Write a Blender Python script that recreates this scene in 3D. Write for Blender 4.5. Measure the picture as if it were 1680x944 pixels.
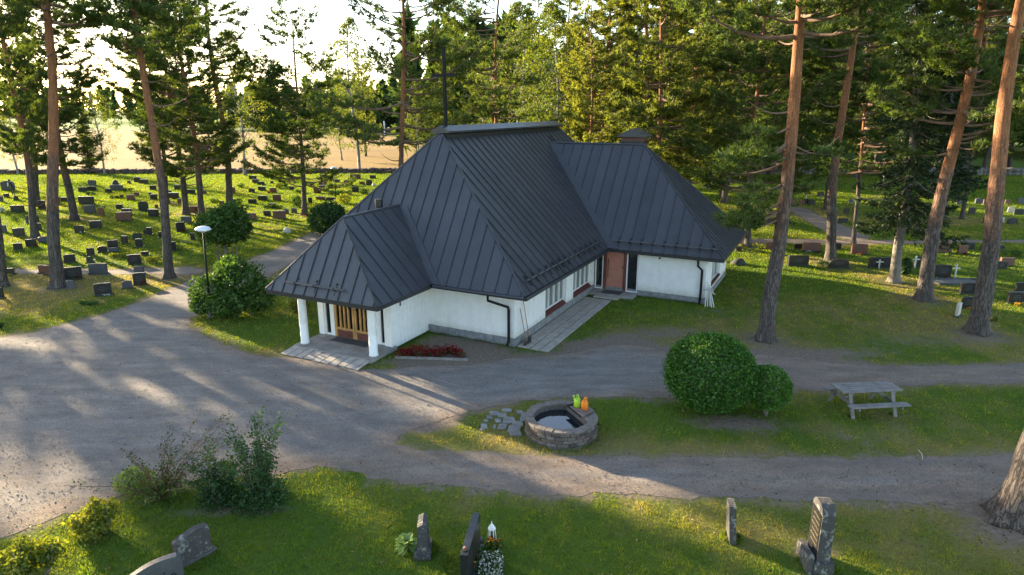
import bpy, math, random
import numpy as np
from mathutils import Vector, Matrix
from mathutils.geometry import delaunay_2d_cdt
R = math.radians
scene = bpy.context.scene
for o in list(bpy.data.objects): bpy.data.objects.remove(o)
col = scene.collection
rng = np.random.default_rng(7); random.seed(7)

# ------------------------------------------------------------------ camera, sky, sun, exposure
CAM_H, PITCH, FPX = 9.0, R(15.446), 1064.6
cam_d = bpy.data.cameras.new('camera'); cam = bpy.data.objects.new('camera', cam_d); col.objects.link(cam)
cam.location = (0, 0, CAM_H); cam.rotation_euler = (math.pi/2 - PITCH, 0, 0)
cam_d.lens = 22.813; cam_d.sensor_width = 36; cam_d.clip_end = 6000; cam_d.clip_start = .1
scene.camera = cam
SUN_AZ, SUN_EL = R(141), R(12.5)          # direction towards the sun, counter-clockwise from +X
world = bpy.data.worlds.new('World'); scene.world = world; world.use_nodes = True
wn = world.node_tree; bgn = wn.nodes['Background']
sky = wn.nodes.new('ShaderNodeTexSky'); sky.sky_type = 'NISHITA'; sky.sun_disc = False
sky.sun_elevation = SUN_EL; sky.sun_rotation = math.pi/2 - SUN_AZ
sky.air_density = 0.85; sky.dust_density = 0.8; sky.ozone_density = 0.4
wn.links.new(sky.outputs[0], bgn.inputs[0]); bgn.inputs[1].default_value = .11
sd = bpy.data.lights.new('sun', 'SUN'); sd.energy = 5.0; sd.angle = R(.53); sd.color = (1, .80, .52)
sun = bpy.data.objects.new('sun', sd); col.objects.link(sun); sun.location = (-60, 50, 40)
to_sun = Vector((math.cos(SUN_EL)*math.cos(SUN_AZ), math.cos(SUN_EL)*math.sin(SUN_AZ), math.sin(SUN_EL)))
sun.rotation_euler = to_sun.to_track_quat('Z', 'Y').to_euler()
vs = scene.view_settings; vs.view_transform = 'Standard'; vs.look = 'None'; vs.exposure = 2.5; vs.gamma = 1
scene.cycles.max_bounces = 6; scene.cycles.diffuse_bounces = 3; scene.cycles.transmission_bounces = 4
scene.cycles.transparent_max_bounces = 6; scene.cycles.caustics_reflective = False; scene.cycles.caustics_refractive = False
scene.cycles.use_denoising = True

# ------------------------------------------------------------------ survey helpers: photo pixel -> place on the ground
_c, _s = math.cos(PITCH), math.sin(PITCH)
def ray(x, y):
    u = (x-840)/FPX; v = (y-472)/FPX
    return np.array([u, _c - v*_s, -_s - v*_c])
def gp(x, y, z=0.):
    d = ray(x, y); t = (z-CAM_H)/d[2]
    return np.array([t*d[0], t*d[1], z])
def at_depth(x, y, Y):
    d = ray(x, y); t = Y/d[1]
    return np.array([d[0]*t, Y, CAM_H + d[2]*t])
def px_per_m(p):
    return FPX/(p[1]*_c + (CAM_H-p[2])*_s)
def project(p):
    d = p[1]*_c - (p[2]-CAM_H)*_s; up = p[1]*_s + (p[2]-CAM_H)*_c
    return 840 + FPX*p[0]/d, 472 - FPX*up/d

# ------------------------------------------------------------------ naming
def tag(o, label=None, cat=None, group=None, kind=None):
    if label: o['label'] = label
    if cat: o['category'] = cat
    if group: o['group'] = group
    if kind: o['kind'] = kind
    return o
def empty(name, loc=(0,0,0), rz=0, parent=None):
    o = bpy.data.objects.new(name, None); col.objects.link(o); o.location = loc; o.rotation_euler = (0,0,rz)
    o.empty_display_size = .2
    if parent: o.parent = parent
    return o
def link(name, me, mat=None, parent=None, loc=None, rz=None):
    o = bpy.data.objects.new(name, me); col.objects.link(o)
    if mat and not me.materials: me.materials.append(mat)
    if parent: o.parent = parent
    if loc is not None: o.location = loc
    if rz is not None: o.rotation_euler = (0,0,rz)
    return o
def copy_tree(o, parent=None):
    c = o.copy(); col.objects.link(c); c.parent = parent
    for ch in o.children: copy_tree(ch, c)
    return c

# ------------------------------------------------------------------ mesh builder
class MB:
    def __init__(s): s.v = []; s.f = []
    def add(s, vs_, fs):
        b = len(s.v); s.v += [tuple(map(float, p)) for p in vs_]; s.f += [tuple(i+b for i in f) for f in fs]; return s
    def box(s, x0, x1, y0, y1, z0, z1, M=None):
        p = [(x0,y0,z0),(x1,y0,z0),(x1,y1,z0),(x0,y1,z0),(x0,y0,z1),(x1,y0,z1),(x1,y1,z1),(x0,y1,z1)]
        if M is not None: p = [tuple(M @ Vector(q)) for q in p]
        return s.add(p, [(0,3,2,1),(4,5,6,7),(0,1,5,4),(1,2,6,5),(2,3,7,6),(3,0,4,7)])
    def bar(s, a, b, w, h, up=(0,0,1)):
        a, b = Vector(a), Vector(b); d = b-a; L = d.length; d.normalize()
        x = d.cross(Vector(up)); 
        if x.length < 1e-4: x = d.cross(Vector((1,0,0)))
        x.normalize(); z = x.cross(d)
        M = Matrix((x, d, z)).transposed().to_4x4(); M.translation = a
        return s.box(-w/2, w/2, 0, L, -h/2, h/2, M)
    def tube(s, pts, rad, n=8, cap=True):
        pts = [Vector(p) for p in pts]; m = len(pts)
        if not hasattr(rad, '__len__'): rad = [rad]*m
        vs_, fs = [], []; px = None
        for i, p in enumerate(pts):
            d = (pts[min(i+1, m-1)] - pts[max(i-1, 0)]).normalized()
            if px is None:
                px = d.orthogonal().normalized()
            px = (px - d*px.dot(d)); px.normalize(); py = d.cross(px)
            for k in range(n):
                a = 2*math.pi*k/n; vs_.append(p + (px*math.cos(a) + py*math.sin(a))*rad[i])
        for i in range(m-1):
            for k in range(n):
                fs.append((i*n+k, i*n+(k+1)%n, (i+1)*n+(k+1)%n, (i+1)*n+k))
        if cap: fs += [tuple(range(n-1, -1, -1)), tuple(range((m-1)*n, m*n))]
        return s.add(vs_, fs)
    def lathe(s, prof, n=20, c=(0,0,0), cap=True):
        vs_, fs = [], []
        for r, z in prof:
            for k in range(n):
                a = 2*math.pi*k/n; vs_.append((c[0]+r*math.cos(a), c[1]+r*math.sin(a), c[2]+z))
        for i in range(len(prof)-1):
            for k in range(n): fs.append((i*n+k, i*n+(k+1)%n, (i+1)*n+(k+1)%n, (i+1)*n+k))
        if cap: fs += [tuple(range(n-1,-1,-1)), tuple(range((len(prof)-1)*n, len(prof)*n))]
        return s.add(vs_, fs)
    def prism(s, poly, off):
        n = len(poly); off = Vector(off); a = [Vector(p) for p in poly]; b = [p+off for p in a]
        return s.add(a+b, [tuple(range(n-1,-1,-1)), tuple(range(n, 2*n))] + [(i, (i+1)%n, n+(i+1)%n, n+i) for i in range(n)])
    def mesh(s, name, mat=None, smooth=False):
        me = bpy.data.meshes.new(name); me.from_pydata(s.v, [], s.f); me.update()
        if mat: me.materials.append(mat)
        if smooth: me.polygons.foreach_set('use_smooth', [True]*len(me.polygons))
        return me
    def build(s, name, mat, parent=None, smooth=False, bevel=0, loc=None, rz=None):
        o = link(name, s.mesh(name, mat, smooth), None, parent, loc, rz)
        if bevel:
            b = o.modifiers.new('bevel', 'BEVEL'); b.width = bevel; b.segments = 2; b.limit_method = 'ANGLE'
        return o
def np_mesh(name, V, F, mat=None, cols=None, smooth=False):
    """V (n,3), F (m,k) with constant k"""
    me = bpy.data.meshes.new(name); V = np.asarray(V, np.float32); F = np.asarray(F, np.int32); k = F.shape[1]
    me.vertices.add(len(V)); me.vertices.foreach_set('co', V.ravel())
    me.loops.add(F.size); me.loops.foreach_set('vertex_index', F.ravel())
    me.polygons.add(len(F)); me.polygons.foreach_set('loop_start', np.arange(0, F.size, k, dtype=np.int32))
    if smooth: me.polygons.foreach_set('use_smooth', np.ones(len(F), bool))
    if cols is not None:
        for nm, arr in cols.items():
            arr = np.asarray(arr, np.float32)
            if arr.ndim == 1:
                a = me.attributes.new(nm, 'FLOAT', 'POINT'); a.data.foreach_set('value', arr)
            else:
                a = me.attributes.new(nm, 'FLOAT_COLOR', 'POINT')
                a.data.foreach_set('color', np.concatenate([arr, np.ones((len(arr),1), np.float32)], 1).ravel())
    me.update(calc_edges=True)
    if mat: me.materials.append(mat)
    return me

# ------------------------------------------------------------------ materials
class NT:
    def __init__(s, name):
        s.m = bpy.data.materials.new(name); s.m.use_nodes = True; s.t = s.m.node_tree; s.n = s.t.nodes
        s.b = s.n['Principled BSDF']; s.out = s.n['Material Output']
    def new(s, t, **kw):
        n = s.n.new(t)
        for k, v in kw.items(): setattr(n, k, v)
        return n
    def l(s, a, b): s.t.links.new(a, b)
    def coord(s, kind='Object', scale=(1,1,1)):
        tc = s.new('ShaderNodeTexCoord'); mp = s.new('ShaderNodeMapping'); mp.inputs['Scale'].default_value = scale
        s.l(tc.outputs[kind], mp.inputs[0]); return mp.outputs[0]
    def noise(s, vec, scale, detail=4, rough=.55, dist=0):
        n = s.new('ShaderNodeTexNoise'); n.inputs['Scale'].default_value = scale; n.inputs['Detail'].default_value = detail
        n.inputs['Roughness'].default_value = rough; n.inputs['Distortion'].default_value = dist
        s.l(vec, n.inputs['Vector']); return n.outputs['Fac']
    def ramp(s, fac, stops):
        r = s.new('ShaderNodeValToRGB'); e = r.color_ramp.elements
        while len(e) < len(stops): e.new(.5)
        for el, (p, c) in zip(e, stops):
            el.position = p; el.color = (*c, 1) if hasattr(c, '__len__') else (c, c, c, 1)
        s.l(fac, r.inputs[0]); return r.outputs[0]
    def mix(s, fac, a, b, mode='MIX'):
        m = s.new('ShaderNodeMix', data_type='RGBA', blend_type=mode)
        for inp, v in ((m.inputs[0], fac), (m.inputs[6], a), (m.inputs[7], b)):
            if hasattr(v, 'default_value') or hasattr(v, 'links'): s.l(v, inp)
            elif hasattr(v, '__len__'): inp.default_value = (*v, 1)
            else: inp.default_value = v
        return m.outputs[2]
    def bump(s, h, dist=.02, strength=.6, prev=None):
        b = s.new('ShaderNodeBump'); b.inputs['Strength'].default_value = strength; b.inputs['Distance'].default_value = dist
        s.l(h, b.inputs['Height'])
        if prev is not None: s.l(prev, b.inputs['Normal'])
        return b.outputs[0]
    def attr(s, nm, which='Fac'):
        a = s.new('ShaderNodeAttribute'); a.attribute_name = nm; return a.outputs[which]
    def math(s, op, a, b=None):
        m = s.new('ShaderNodeMath', operation=op)
        for i, v in enumerate((a, b)):
            if v is None: continue
            if isinstance(v, (int, float)): m.inputs[i].default_value = v
            else: s.l(v, m.inputs[i])
        return m.outputs[0]
def simple(name, c, rough=.6, var=.25, scale=6, bump=.0, bscale=30, metal=0, spec=.5, c2=None, coord='Object', detail=5):
    t = NT(name); v = t.coord(coord)
    n = t.noise(v, scale, detail)
    c = np.array(c); a = np.array(c2) if c2 is not None else c*(1-var)
    b = c if c2 is not None else np.minimum(c*(1+var), 1)
    t.l(t.ramp(n, [(.3, tuple(a)), (.7, tuple(b))]), t.b.inputs['Base Color'])
    t.b.inputs['Roughness'].default_value = rough; t.b.inputs['Metallic'].default_value = metal
    t.b.inputs['Specular IOR Level'].default_value = spec
    if bump:
        t.l(t.bump(t.noise(v, bscale, 5, .65), bump, .8), t.b.inputs['Normal'])
    return t.m
def leafy(name, c, trans=.45, var=.35, tc=None, rough=.6, hue=None, attr=None):
    t = NT(name); g = t.new('ShaderNodeNewGeometry'); oi = t.new('ShaderNodeObjectInfo')
    c = np.array(c); lo, hi = c*(1-var), c*(1+var)
    if hue is not None: hi = np.array(hue)
    if attr: base = t.attr(attr, 'Color')
    else:
        base = t.ramp(g.outputs['Random Per Island'], [(0, tuple(lo)), (.6, tuple(c)), (1, tuple(hi))])
        ob = t.ramp(oi.outputs['Random'], [(0, (.8,.85,.8)), (1, (1.2,1.12,1.05))])
        base = t.mix(1.0, base, ob, 'MULTIPLY')
    d = t.new('ShaderNodeBsdfDiffuse'); tr = t.new('ShaderNodeBsdfTranslucent'); gl = t.new('ShaderNodeBsdfGlossy')
    gl.inputs['Roughness'].default_value = .5; gl.inputs['Color'].default_value = (.5,.5,.5,1)
    t.l(base, d.inputs[0])
    tcol = t.mix(1.0, base, tc if tc is not None else (1.5, 1.35, .5), 'MULTIPLY'); t.l(tcol, tr.inputs[0])
    m1 = t.new('ShaderNodeMixShader'); m1.inputs[0].default_value = trans; t.l(d.outputs[0], m1.inputs[1]); t.l(tr.outputs[0], m1.inputs[2])
    m2 = t.new('ShaderNodeMixShader'); m2.inputs[0].default_value = .04; t.l(m1.outputs[0], m2.inputs[1]); t.l(gl.outputs[0], m2.inputs[2])
    t.l(m2.outputs[0], t.out.inputs[0]); return t.m

M = {}
def make_materials():
    # standing-seam roof metal: dark grey paint, faint oil-canning and dust
    t = NT('roof_metal'); v = t.coord()
    n1 = t.noise(v, .9, 5, .65); n2 = t.noise(v, 9, 5); oi = t.new('ShaderNodeObjectInfo')
    bc = t.mix(n2, t.ramp(n1, [(.3,(.035,.036,.043)),(.7,(.062,.064,.074))]), (.044,.045,.053))
    bc = t.mix(t.ramp(t.noise(v, 34, 3, .7), [(.63, 0), (.72, .55)]), bc, (.10,.085,.07))
    t.l(t.mix(1, bc, t.ramp(oi.outputs['Random'], [(0,(.86,.86,.86)),(1,(1.14,1.14,1.14))]), 'MULTIPLY'), t.b.inputs['Base Color'])
    t.l(t.ramp(n2, [(.2, .30), (.8, .44)]), t.b.inputs['Roughness'])
    t.l(t.bump(t.noise(v, 2.2, 3), .03, .5), t.b.inputs['Normal']); M['roof'] = t.m
    M['dark_metal'] = simple('dark_metal', (.022,.023,.026), .38, .2, 8)
    M['rail'] = simple('rail_metal', (.09,.085,.08), .45, .25, 8)
    # roughcast white render with faint weather streaks
    t = NT('white_render'); v = t.coord(); vz = t.coord(scale=(1.4,1.4,.18))
    st = t.ramp(t.noise(vz, 3, 4), [(.35,(.79,.785,.77)),(.65,(.83,.83,.82))])
    sp = t.ramp(t.noise(v, 2.2, 6, .7), [(.3,(.9,.89,.87)),(.6,(1,1,1))])
    tcw = t.new('ShaderNodeTexCoord'); sxw = t.new('ShaderNodeSeparateXYZ'); t.l(tcw.outputs['Object'], sxw.inputs[0])
    zz = t.math('ADD', t.math('MULTIPLY', sxw.outputs[2], 1.0), t.math('MULTIPLY', t.noise(v, 5, 6, .7), .5))
    spl = t.ramp(zz, [(.5,(.72,.69,.64)),(.85,(1,1,1))])
    t.l(t.mix(1, t.mix(1, st, sp, 'MULTIPLY'), spl, 'MULTIPLY'), t.b.inputs['Base Color']); t.b.inputs['Roughness'].default_value = .9
    t.l(t.bump(t.noise(v, 30, 4, .75), .022, .9), t.b.inputs['Normal']); M['render'] = t.m
    M['white_paint'] = simple('white_paint', (.78,.78,.77), .55, .06, 4, .002, 20)
    M['plinth'] = simple('plinth_stone', (.20,.205,.21), .85, .3, 5, .006, 40)
    M['concrete'] = simple('concrete', (.27,.25,.23), .9, .28, 3, .006, 40)
    M['concrete2'] = simple('path_slab', (.36,.32,.285), .9, .22, 4, .006, 40)
    M['salmon'] = simple('salmon_door_paint', (.43,.175,.125), .5, .1, 4)
    M['oak'] = simple('oak_wood', (.50,.27,.085), .5, .3, 3, .002, 18)
    M['redwood'] = simple('red_brown_paint', (.13,.038,.03), .55, .3, 5)
    M['sill'] = simple('sill_paint', (.10,.028,.024), .55, .2, 5)
    M['black'] = simple('black_paint', (.008,.008,.009), .6, .2, 8, spec=.25)
    t = NT('window_glass'); t.b.inputs['Base Color'].default_value = (.012,.014,.016,1); t.b.inputs['Roughness'].default_value = .06
    t.b.inputs['Specular IOR Level'].default_value = .6; M['glass'] = t.m
    M['curtain'] = simple('curtain', (.30,.32,.31), .8, .12, 5)
    M['pane'] = simple('curtained_glass', (.10,.112,.112), .12, .2, 3)
    M['mat'] = simple('door_mat', (.06,.062,.06), .95, .25, 20, .004, 60)
    # brick for the chimney
    t = NT('chimney_brick'); v = t.coord(); br = t.new('ShaderNodeTexBrick'); br.inputs['Scale'].default_value = 4
    br.inputs['Color1'].default_value = (.12,.04,.03,1); br.inputs['Color2'].default_value = (.17,.06,.04,1); br.inputs['Mortar'].default_value = (.12,.11,.1,1)
    t.l(v, br.inputs[0]); t.l(br.outputs[0], t.b.inputs['Base Color']); M['brick'] = t.m
    # pine bark: grey-brown plates low down, orange flaky bark high up
    t = NT('pine_bark'); v = t.coord(scale=(1,1,.16)); tc = t.new('ShaderNodeTexCoord'); sx = t.new('ShaderNodeSeparateXYZ')
    t.l(tc.outputs['Object'], sx.inputs[0])
    n1 = t.noise(v, 11, 6, .6, .6); n2 = t.noise(t.coord(scale=(1,1,.5)), 26, 5, .7)
    rid = t.math('ABSOLUTE', t.math('SUBTRACT', n1, .5)); crack = t.ramp(rid, [(0, .28), (.07, .9), (.16, 1.)])
    big = t.noise(t.coord(scale=(1,1,.5)), 1.6, 5)
    zf = t.math('ADD', t.math('MULTIPLY', sx.outputs[2], .055), t.math('MULTIPLY', big, .45))
    low = t.ramp(n2, [(.3,(.085,.068,.058)),(.7,(.19,.155,.135))])
    high = t.ramp(n2, [(.3,(.24,.090,.036)),(.7,(.46,.20,.085))])
    hi = t.ramp(zf, [(.42, 0), (.68, 1)])
    colr = t.mix(hi, low, high); ck = t.mix(t.math('MULTIPLY', hi, .7), crack, (1,1,1))
    t.l(t.mix(1, colr, ck, 'MULTIPLY'), t.b.inputs['Base Color']); t.b.inputs['Roughness'].default_value = .9
    t.l(t.bump(t.math('ADD', crack, t.math('MULTIPLY', n2, .4)), .045, .9), t.b.inputs['Normal']); M['bark'] = t.m
    M['limb_bark'] = simple('limb_bark', (.17,.105,.07), .9, .35, 5, .006, 20)
    M['grey_bark'] = simple('grey_bark', (.15,.13,.11), .9, .35, 7, .02, 14)
    M['birch_bark'] = simple('birch_bark', (.45,.42,.38), .8, .4, 3, .006, 20, c2=(.08,.07,.06))
    M['dead_twig'] = simple('dead_twig', (.22,.19,.165), .9, .3, 6)
    M['needle'] = leafy('pine_needles', (.092,.145,.038), .45, .45, tc=(1.5,1.35,.45))
    M['far_leaf'] = leafy('far_foliage', (.060,.100,.030), .4, .45, tc=(1.4,1.3,.5))
    M['needle_lit'] = leafy('lit_wood_needles', (.155,.20,.05), .48, .45, tc=(1.55,1.35,.42))  # lighter copy of the pine needles: sunlight on the wood's crowns put into colour
    M['needle_dark'] = leafy('spruce_needles', (.030,.055,.022), .25, .35)
    M['birch_leaf'] = leafy('birch_leaves', (.10,.15,.03), .5, .35, hue=(.20,.20,.035))
    M['bush_leaf'] = leafy('bush_leaves', (.065,.135,.026), .4, .5)
    M['box_leaf'] = leafy('clipped_leaves', (.070,.175,.026), .35, .5)
    M['dark_leaf'] = leafy('dark_shrub_leaves', (.040,.095,.028), .35, .45)
    M['rose_leaf'] = leafy('rose_leaves', (.060,.110,.022), .4, .5, hue=(.11,.08,.03))
    M['gold_leaf'] = leafy('golden_leaves', (.17,.21,.028), .45, .35, hue=(.26,.28,.035))
    M['pale_leaf'] = leafy('pale_leaves', (.17,.25,.07), .4, .3)
    M['hosta'] = leafy('hosta_leaves', (.22,.34,.10), .4, .3)
    M['red_flower'] = leafy('red_petals', (.17,.006,.010), .25, .5, tc=(1.2,1,1))
    M['white_flower'] = leafy('white_petals', (.65,.65,.62), .3, .15, tc=(1,1,.9))
    M['yellow_flower'] = leafy('yellow_petals', (.6,.36,.02), .3, .2, tc=(1.2,1,.6))
    M['orange_flower'] = leafy('orange_petals', (.7,.26,.02), .3, .2, tc=(1.2,1,.6))
    M['grass'] = leafy('grass_blades', (.1,.15,.03), .5, .3, tc=(1.7,1.5,.28), attr='Col')
    # grave stones
    def granite(name, c, rough, sp=.5, var=.35):
        t = NT(name); v = t.coord(); n1 = t.noise(v, 60, 3); n2 = t.noise(v, 2.5, 5)
        c = np.array(c); b = t.ramp(n1, [(.35, tuple(c*(1-var))), (.65, tuple(np.minimum(c*(1+var), 1)))])
        t.l(t.mix(t.ramp(n2, [(.52, 0), (.75, .55)]), b, tuple(np.minimum(c*1.5+.03, 1))), t.b.inputs['Base Color'])
        oi = t.new('ShaderNodeObjectInfo')
        t.b.inputs['Roughness'].default_value = rough; t.b.inputs['Specular IOR Level'].default_value = sp
        t.l(t.bump(n1, .003, .4), t.b.inputs['Normal']); return t.m
    M['gK'] = granite('black_granite', (.018,.018,.02), .3)
    M['gG'] = granite('grey_granite', (.058,.06,.066), .6)
    M['gB'] = granite('brown_granite', (.12,.048,.032), .4)
    M['gD'] = granite('mossy_stone', (.035,.042,.03), .9)
    M['gL'] = granite('pale_stone', (.52,.47,.40), .7, .4, .15)
    M['white_cross'] = simple('white_wood', (.48,.47,.44), .6, .1, 5)
    # lichen-spotted old stone (foreground)
    t = NT('lichen_stone'); v = t.coord(); n = t.noise(v, 7, 7, .7)
    b = t.ramp(t.noise(v, 40, 4), [(.3,(.038,.035,.033)),(.7,(.085,.08,.076))])
    t.l(t.mix(t.ramp(n, [(.54, 0), (.62, 1)]), b, (.24,.24,.22)), t.b.inputs['Base Color']); t.b.inputs['Roughness'].default_value = .92
    t.l(t.bump(t.noise(v, 26, 6, .7), .012, .9), t.b.inputs['Normal']); M['lichen'] = t.m
    t = NT('field_stone'); v = t.coord(); oi = t.new('ShaderNodeObjectInfo'); n = t.noise(v, 9, 6, .7)
    b = t.ramp(oi.outputs['Random'], [(0,(.06,.048,.042)),(.35,(.10,.082,.072)),(.7,(.15,.13,.115)),(1,(.11,.075,.065))])
    t.l(t.mix(1, b, t.ramp(n, [(.3,(.55,.55,.55)),(.7,(1.4,1.4,1.38))]), 'MULTIPLY'), t.b.inputs['Base Color']); t.b.inputs['Roughness'].default_value = .92
    t.l(t.bump(n, .02, .8), t.b.inputs['Normal']); M['stone'] = t.m
    M['mortar'] = simple('mortar', (.12,.10,.09), .95, .3, 12, .008, 40)
    M['coping'] = simple('coping_mortar', (.15,.128,.112), .9, .25, 7, .01, 25)
    M['flag'] = simple('flagstone', (.20,.19,.18), .85, .3, 3, .01, 18)
    t = NT('dark_water'); t.b.inputs['Base Color'].default_value = (.010,.014,.018,1); t.b.inputs['Roughness'].default_value = .02
    t.b.inputs['Specular IOR Level'].default_value = .9; t.l(t.bump(t.noise(t.coord(), 3, 2), .004, .2), t.b.inputs['Normal']); M['water'] = t.m
    M['grey_wood'] = simple('weathered_wood', (.195,.178,.165), .85, .3, 4, .004, 30)
    M['lid_wood'] = simple('lid_wood', (.17,.125,.105), .85, .3, 5, .004, 30)
    M['green_plastic'] = simple('green_plastic', (.40,.62,.04), .35, .06, 3)
    M['orange_plastic'] = simple('orange_plastic', (.85,.24,.02), .35, .06, 3)
    M['lamp_white'] = simple('lamp_white', (.75,.76,.78), .3, .05, 3)
    M['tool_wood'] = simple('tool_wood', (.30,.15,.07), .6, .25, 6)
    M['soil'] = simple('soil', (.05,.038,.03), .95, .4, 9, .02, 30)
    M['gold'] = simple('gilt_letters', (.13,.10,.045), .5, .2, 10)
    M['skin'] = simple('skin', (.5,.3,.22), .6, .05)
    M['cloth_black'] = simple('black_cloth', (.015,.015,.018), .9, .2)
    M['cloth_white'] = simple('white_cloth', (.6,.6,.6), .9, .1)
    M['cloth_green'] = simple('dark_green_cloth', (.03,.05,.045), .9, .2)
    # ground
    t = NT('lawn_ground'); v = t.coord(); dry = t.attr('dry'); dirt = t.attr('dirt')
    n1 = t.noise(v, .35, 6); n2 = t.noise(v, 9, 6, .7)
    green = t.ramp(n2, [(.3,(.050,.085,.012)),(.7,(.095,.145,.020))])
    straw = t.ramp(n2, [(.3,(.12,.105,.035)),(.7,(.20,.175,.06))])
    brown = t.ramp(n2, [(.3,(.115,.086,.064)),(.7,(.24,.190,.150))])
    a = t.mix(t.ramp(t.math('ADD', dry, t.math('MULTIPLY', t.math('SUBTRACT', n1, .5), .9)), [(.35, 0), (.8, 1)]), green, straw)
    b = t.mix(t.ramp(t.math('ADD', dirt, t.math('MULTIPLY', t.math('SUBTRACT', t.noise(v, 2.6, 7, .75), .5), 1.5)), [(.35, 0), (.75, 1)]), a, brown)
    t.l(b, t.b.inputs['Base Color']); t.b.inputs['Roughness'].default_value = 1; t.b.inputs['Specular IOR Level'].default_value = .1
    t.l(t.bump(n2, .05, .7), t.b.inputs['Normal']); M['lawn'] = t.m
    t = NT('gravel'); v = t.coord(); e = t.attr('edge'); vs2 = t.coord(scale=(.35,1,1))
    n1 = t.noise(v, .5, 6, .6); n2 = t.noise(v, 26, 6, .8); n3 = t.noise(vs2, 2.2, 5, .6)
    vo = t.new('ShaderNodeTexVoronoi'); vo.inputs['Scale'].default_value = 34; t.l(v, vo.inputs['Vector'])
    grey = t.ramp(n2, [(.3,(.135,.122,.112)),(.7,(.275,.250,.230))])
    tan = t.ramp(n2, [(.3,(.155,.115,.088)),(.7,(.29,.225,.178))])
    f = t.math('ADD', t.math('MULTIPLY', e, .8), t.math('MULTIPLY', t.math('SUBTRACT', n1, .5), 1.1))
    c = t.mix(t.ramp(f, [(.2, 0), (.75, 1)]), grey, tan)
    c = t.mix(1, c, t.ramp(n3, [(.3,(.70,.70,.71)),(.7,(1.18,1.17,1.15))]), 'MULTIPLY')
    c = t.mix(1, c, t.ramp(vo.outputs['Color'], [(0,(.72,.72,.72)),(1,(1.3,1.3,1.3))]), 'MULTIPLY')
    c = t.mix(t.math('MULTIPLY', t.attr('track'), t.ramp(n3, [(.25, .3), (.6, .8)])), c, (.13,.118,.112))
    t.l(c, t.b.inputs['Base Color']); t.b.inputs['Roughness'].default_value = .95; t.b.inputs['Specular IOR Level'].default_value = .25
    bb = t.bump(t.noise(v, 60, 4, .8), .025, .8, t.bump(n1, .15, .5)); t.l(bb, t.b.inputs['Normal']); M['gravel'] = t.m
    M['stubble'] = simple('stubble', (.235,.15,.048), 1, .18, .05, .1, 2, spec=.1, coord='Object')
    M['meadow'] = simple('meadow', (.085,.17,.015), 1, .2, .03, spec=.1)
    M['farsoil'] = simple('pale_track', (.22,.18,.14), 1, .2, .1, spec=.1)
make_materials()

# ------------------------------------------------------------------ ground, gravel, paths
def sinnoise(x, y, scale, seed=0, octaves=4):
    r = np.random.default_rng(seed); out = np.zeros_like(x, dtype=float); amp = 1.; tot = 0
    for o in range(octaves):
        for _ in range(4):
            a = r.uniform(0, 2*math.pi); k = 2*math.pi/scale*(1.9**o)*r.uniform(.7, 1.4)
            out += amp*np.sin(k*(x*math.cos(a)+y*math.sin(a)) + r.uniform(0, 6.28))*.5
        tot += amp; amp *= .6
    return out/tot
def in_poly(x, y, P):
    c = np.zeros(len(x), bool); n = len(P); j = n-1
    for i in range(n):
        yi, yj = P[i][1], P[j][1]
        if yi != yj:
            m = ((yi > y) != (yj > y)); xx = (P[j][0]-P[i][0])*(y-yi)/(yj-yi) + P[i][0]
            c ^= m & (x < xx)
        j = i
    return c
def densify(P, step, jit=0., seed=0):
    out = []; n = len(P)
    for i in range(n):
        a, b = np.array(P[i]), np.array(P[(i+1) % n]); L = np.linalg.norm(b-a)
        st = max(step, .008*min(abs(a[1]), 200)); k = max(1, int(L/st))
        for t in range(k): out.append(a + (b-a)*t/k)
    out = np.array(out)
    if jit:
        d = np.roll(out, -1, 0) - np.roll(out, 1, 0); nrm = np.stack([d[:,1], -d[:,0]], 1); nrm /= np.linalg.norm(nrm, axis=1)[:,None]+1e-9
        w = sinnoise(out[:,0], out[:,1], 2.2, seed)*jit + np.random.default_rng(seed).normal(0, jit*.22, len(out))
        out = out + nrm*w[:,None]
    return out
def smooth_poly(P, it=1):
    P = np.array(P)
    for _ in range(it):
        P = np.concatenate([P*.75 + np.roll(P,-1,0)*.25, P*.25 + np.roll(P,-1,0)*.75], 1).reshape(-1, 2)
    return P
YARD_PX = [(-260,606),(0,556),(70,541),(128,528),(193,508),(240,493),(276,476),(325,455),(400,430),(440,415),(500,389),(540,370),(585,352),(640,335),
  (660,345),(560,390),(480,432),(420,468),(345,503),(302,530),(325,548),(370,570),(420,584),(462,584),(592,607),(613,603),(625,607),(700,602),(790,598),(850,586),(905,585),
  (960,576),(1010,566),(1060,568),(1110,585),(1200,580),(1290,586),(1400,600),(1550,601),(1680,597),(1900,590),(1900,625),(1680,628),(1500,631),(1370,641),(1290,642),
  (1200,660),(1090,652),(990,651),(880,655),(800,668),(720,690),(660,712),(632,728),(700,738),(800,745),(960,750),(1200,752),(1400,752),(1640,748),(1680,745),(1900,740),
  (1900,825),(1680,822),(1620,826),(1500,823),(1350,822),(1200,818),(1050,812),(900,812),(750,800),(640,788),(560,772),(500,768),(440,778),(300,792),(230,800),(150,835),(90,850),(40,870),(0,885),(-300,960)]
def strip_px(pts):                       # (x, y_far, y_near) triples -> polygon
    return [gp(x, a)[:2] for x, a, b in pts] + [gp(x, b)[:2] for x, a, b in reversed(pts)]
YARD = densify(smooth_poly([gp(*p)[:2] for p in YARD_PX], 1), .14, .13, 3)
PATHS = {'path_cemetery': strip_px([(-40,440,447),(60,443,450),(170,443,451),(260,441,449),(330,439,452)]),
         'path_right': strip_px([(1190,393,399),(1260,392,398),(1340,393,400),(1430,395,402),(1530,394,399),(1620,394,398),(1720,395,399)]),
         'path_diagonal': [gp(*p)[:2] for p in ((1292,341),(1318,340),(1350,358),(1392,375),(1436,393),(1385,395),(1345,374),(1312,354))]}
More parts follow.
